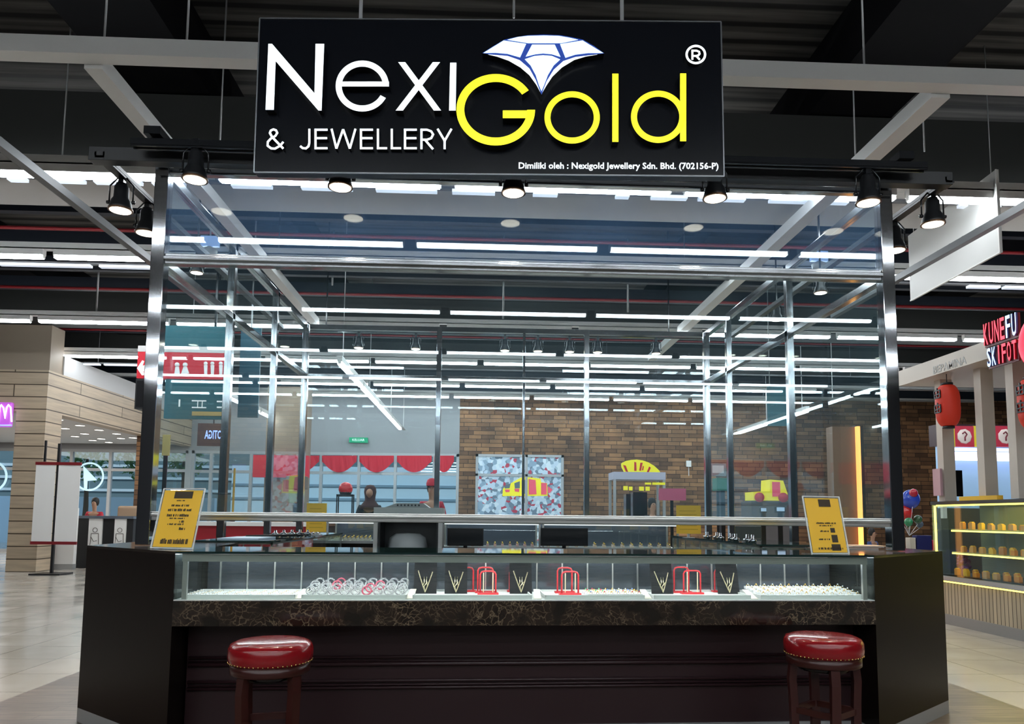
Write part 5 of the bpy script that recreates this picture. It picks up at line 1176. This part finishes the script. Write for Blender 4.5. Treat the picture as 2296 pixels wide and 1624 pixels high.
# neon words over the canopy
def vertical_text(body, px0, px1, py, hgt, label, cols):
    a, c_ = atX(px0, py, XK-.16), atX(px1, py, XK-.16); t = thing('neon_sign', label, 'sign', (XK-.16, (a.y+c_.y)/2, a.z-hgt/2)); n = len(body)
    MB().box(XK-.145, c_.y, a.z-hgt*.5, XK-.122, a.y, a.z+hgt*.5).build('backing', M('neon_backing', (.12,.01,.02), .4), t)
    for i, ch in enumerate(body):
        y = a.y+(c_.y-a.y)*(i+.5)/n
        text_on(MB(), ch, hgt*1.3, (XK-.165, y, a.z), (0,-1,0), (0,0,1), 0, .004, .02, width=abs(a.y-c_.y)/n*(.22 if ch == 'I' else .78)).build('letter', cols[i], t)
nr_ = [M('neon_red', (1,.05,.1), .5, emit=(1,.06,.10), es=1.3), M('neon_red_side', (.3,.01,.02), .5)]; nb_ = [M('neon_pale_blue', (.6,.8,1), .5, emit=(.45,.65,1), es=1.4), M('neon_blue_side', (.1,.15,.4), .5)]
vertical_text('KUNEFU', 2205, 2282, 755, .26, 'red and blue neon word on top of the food kiosk canopy', [nr_]*4+[nb_]*2)
vertical_text('SKIFOT', 2213, 2282, 806, .22, 'blue and red neon word on the side of the food kiosk canopy', [nb_]*2+[nr_]*4)
p = atX(2338, 762, XK-.17); t = thing('round_neon_sign', 'round red and pink neon sign cut by the right picture edge', 'sign', (p.x, p.y, p.z-.3))
MB().tube(torus_pts(p, .25, (0,1,0), (0,0,1), 28), .05, 8, closed=True).build('ring', nr_[0], t); MB().lathe([(.02,0),(.21,0),(.21,.03),(.02,.03)], (p.x, p.y, p.z), 24, axis='x').build('disc', white, t)
# ---------------------------------------------------------------- stall behind it
Ys = 14.0; a, c_ = at(2104, 1112, Ys), at(2330, 955, Ys)
x0_s = 0
t = thing('menu_stall', 'brightly lit stall with yellow and red menu posters behind the food kiosk', 'stall', ((a.x+c_.x)/2+1, Ys+.6, 0))
x0, x1 = a.x+.08, c_.x+2
MB().box(x0+.1, Ys, 0, x1, Ys+.35, 1.5).build('body', M('stall_dark', (.03,.04,.05), .4), t)
MB().box(x0+.12, Ys+.3, 1.5, x1, Ys+.35, 3.12).build('back_wall', M('stall_wall', (.35,.55,.75), .4, emit=(.3,.5,.75), es=.35), t)
MB().box(x0, Ys, at(2200,1000,Ys).z, x1, Ys+.35, 3.15).build('fascia', M('dark_fascia', (.04,.02,.03), .4), t)
lilac = M('lilac_led', (.8,.7,1), .5, emit=(.82,.78,1.0), es=2.2)
for y_, h_ in ((1008, .05), (1016, .04), (1026, .12)): zq = at(2200, y_, Ys-.03).z; MB().box(x0, Ys-.02 if h_ < .1 else Ys-.0, zq-h_/2, x1, Ys+.05, zq+h_/2).build('light_strip', lilac, t)
for x in (x0+.04, x1-.04): MB().box(x-.04, Ys, 1.3, x+.04, Ys+.08, 2.5).build('post', white, t)
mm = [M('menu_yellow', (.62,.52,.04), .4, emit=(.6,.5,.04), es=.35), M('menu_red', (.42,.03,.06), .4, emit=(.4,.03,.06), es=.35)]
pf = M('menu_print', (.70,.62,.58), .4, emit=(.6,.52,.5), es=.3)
for i, (u0, u1) in enumerate(((2104,2141),(2142,2184),(2185,2232),(2233,2276),(2277,2320))):
    p, q = at(u0, 1002, Ys-.05), at(u1-1, 956, Ys-.05); po = MB().box(p.x, Ys-.05, p.z, q.x, Ys-.01, q.z).build('menu_poster', mm[i % 2], t)
    cx_, cz_ = (p.x+q.x)/2, (p.z+q.z)/2; MB().lathe([(.01,-.01),(.13,-.01),(.15,0),(.01,0)], (cx_, Ys-.05, cz_), 9, axis='y').build('blob', pf, t)
    m = MB().tube([(cx_-.05, Ys-.065, cz_+.05), (cx_, Ys-.065, cz_+.09), (cx_+.04, Ys-.065, cz_+.04), (cx_, Ys-.065, cz_-.02), (cx_, Ys-.065, cz_-.09)], .015, 6); m.build('print', M('menu_ink', (.2,.02,.04), .5), t)
# ---------------------------------------------------------------- balloons and gift table
Yb = 12.5; bc = [((2041,1120), .155, (.02,.06,.42), 'blue balloon on top of the bunch'), ((2028,1150), .13, (.55,.02,.02), 'red balloon at the left of the bunch'), ((2048,1106), .07, (.40,.01,.03), 'small dark red balloon crowning the bunch'), ((2037,1171), .07, (.02,.22,.08), 'green balloon below the red one'), ((2058,1165), .07, (.03,.10,.04), 'dark green balloon at the right of the bunch'), ((2062,1176), .06, (.08,.12,.16), 'grey balloon at the lower right of the bunch'), ((2027,1165), .11, (.35,.01,.02), 'lower dark red balloon at the left of the bunch')]
tb = at(2040, 1235, Yb)
t = thing('gift_table', 'small table with gifts under the balloons right of the glass enclosure', 'table', (tb.x, Yb, 0))
MB().box(tb.x-.42, Yb-.25, .68, tb.x+.35, Yb+.25, .72).build('tabletop', white, t)
for sx in (-.38, .31):
    for sy in (-.2, .2): MB().box(tb.x+sx-.02, Yb+sy-.02, 0, tb.x+sx+.02, Yb+sy+.02, .68).build('leg', darkm, t)
for i, ((px, py), r_, col, lab) in enumerate(bc):
    p = at(px, py, Yb+(0,.06,-.12,-.16,.1,.2,.22)[i]); t = thing('balloon', lab+' beside the glass enclosure', 'balloon', (p.x, p.y, p.z-r_), 'balloons over the gift table')
    MB().ball(tuple(p), r_, 14, 0, 1.08).build('skin', M('balloon_%d' % i, col, .2, coat=.5), t)
    MB().lathe([(.012,0),(.004,.02)], (p.x, p.y, p.z-r_*1.08-.015), 8).build('knot', MATS['balloon_%d' % i], t)
    MB().tube([(p.x, p.y, p.z-r_*1.08), (tb.x, Yb, .99)], .004, 5).build('string', white, t)
for i, (x0_, x1_, h, col, lab) in enumerate(((-.40,-.33,.22,(.65,.02,.18),'bright pink bottle at the left of'), (-.12,-.02,.24,(.55,.5,.4),'pale box in the middle of'), (.0,.26,.28,(.01,.015,.10),'navy gift bag on'), (.27,.34,.2,(.6,.02,.08),'red pink box at the right of'), (-.3,-.16,.18,(.04,.12,.2),'teal box on'))):
    y_ = Yb-.15 if i != 4 else Yb+.08
    tag(MB().box(tb.x+x0_, y_-.07, .72, tb.x+x1_, y_+.07, .72+h).build('gift_box', M('gift_%d' % i, col, .4), bevel=.008), lab+' the gift table under the balloons', 'gift', 'gifts on the balloon table')
# ---------------------------------------------------------------- hanging white board
XB = 5.6; pts = [atX(2237, 460, XB), atX(2238, 568, XB), atX(2041, 660, XB), atX(2050, 500, XB)]; y0_, y1_ = pts[0].y, pts[2].y; zb_ = pts[1].z; ztb = atX(2240, 375, XB).z
t = thing('hanging_board', 'blank white board hanging from the ceiling right of the kiosk', 'board', (XB, (y0_+y1_)/2, zb_))
MB().prism([(XB,y0_,zb_),(XB,y1_,zb_-.04),(XB,y1_,ztb-.10),(XB,y0_,ztb)], (.03,0,0)).build('panel', M('board_white', (.62,.62,.60), .5), t)
m = MB(); m.bar((XB-.003,y0_,zb_), (XB-.003,y1_,zb_-.04), .012, .015); m.bar((XB-.003,y0_,zb_), (XB-.003,y0_,ztb), .012, .015); m.build('edging', white, t)
for y in (y0_+.1, y1_-.1): MB().tube([(XB+.015, y, ztb-.1), (XB+.015, y, 6.6)], .006, 6).build('wire', galv, t)

# ================================================================== MORE SHOP FITTINGS SEEN THROUGH THE SIDE GLASS
def fitting(name, label, cat, px0, px1, py0, py1, Y, dep, mat, extra=None):
    a, c_ = at(px0, py1, Y), at(px1, py0, Y); t = thing(name, label, cat, ((a.x+c_.x)/2, Y+dep/2, 0))
    MB().box(a.x, Y, a.z, c_.x, Y+dep, c_.z).build('panel', mat, t, bevel=.01)
    xm = (a.x+c_.x)/2; MB().box(xm-.04, Y+dep*.3, .03, xm+.04, Y+dep*.7, a.z).build('post', darkm, t); MB().box(xm-.22, Y-.05, 0, xm+.22, Y+dep+.05, .03).build('base', darkm, t)
    if extra: MB().box(a.x+(c_.x-a.x)*.15, Y-.012, a.z+(c_.z-a.z)*.25, c_.x-(c_.x-a.x)*.15, Y, c_.z-(c_.z-a.z)*.15).build('screen', extra, t)
    return t
palescr = M('pale_screen', (.3,.4,.5), .3, emit=(.45,.6,.8), es=.6)
fitting('upright_banner', 'narrow yellow upright banner behind the second left glass post', 'banner', 519, 528, 1050, 1150, 12.6, .03, M('ochre_cloth', (.55,.33,.04), .6))
fitting('ticket_machine', 'pale green machine behind the left glass wall near the back corner', 'machine', 646, 676, 1100, 1128, 13.0, .25, M('pale_green', (.35,.42,.22), .5))
fitting('display_shelf', 'dark brown display shelf behind the left glass wall', 'shelf', 640, 684, 1068, 1096, 16.5, .3, M('brown_shelf', (.12,.08,.06), .6))
fitting('round_notice', 'dull yellow poster board behind the front left glass', 'poster', 362, 382, 975, 1022, 14.5, .03, M('dull_yellow', (.42,.32,.10), .6))
fitting('green_locker', 'green box on a post behind the right glass wall', 'box', 1608, 1640, 1072, 1100, 14.0, .3, M('dark_green_paint', (.02,.16,.08), .5))
fitting('grey_notice_board', 'grey framed board with white sheet behind the right glass wall', 'board', 1592, 1628, 1040, 1068, 18.5, .06, M('board_grey', (.20,.21,.21), .5), M('white_sheet', (.55,.56,.55), .6))
fitting('checkout_screen', 'dark monitor with a pale screen under the toy vehicle', 'monitor', 1738, 1762, 1136, 1150, 12.2, .05, blackp, palescr)
fitting('checkout_screen', 'second dark monitor with a pale screen left of the first', 'monitor', 1704, 1720, 1138, 1150, 12.2, .05, blackp, palescr)
fitting('dark_cabinet_board', 'dark green grey board below the lower rail at the right', 'board', 1648, 1708, 1180, 1208, 9.4, .04, M('slate_board', (.03,.045,.045), .4))
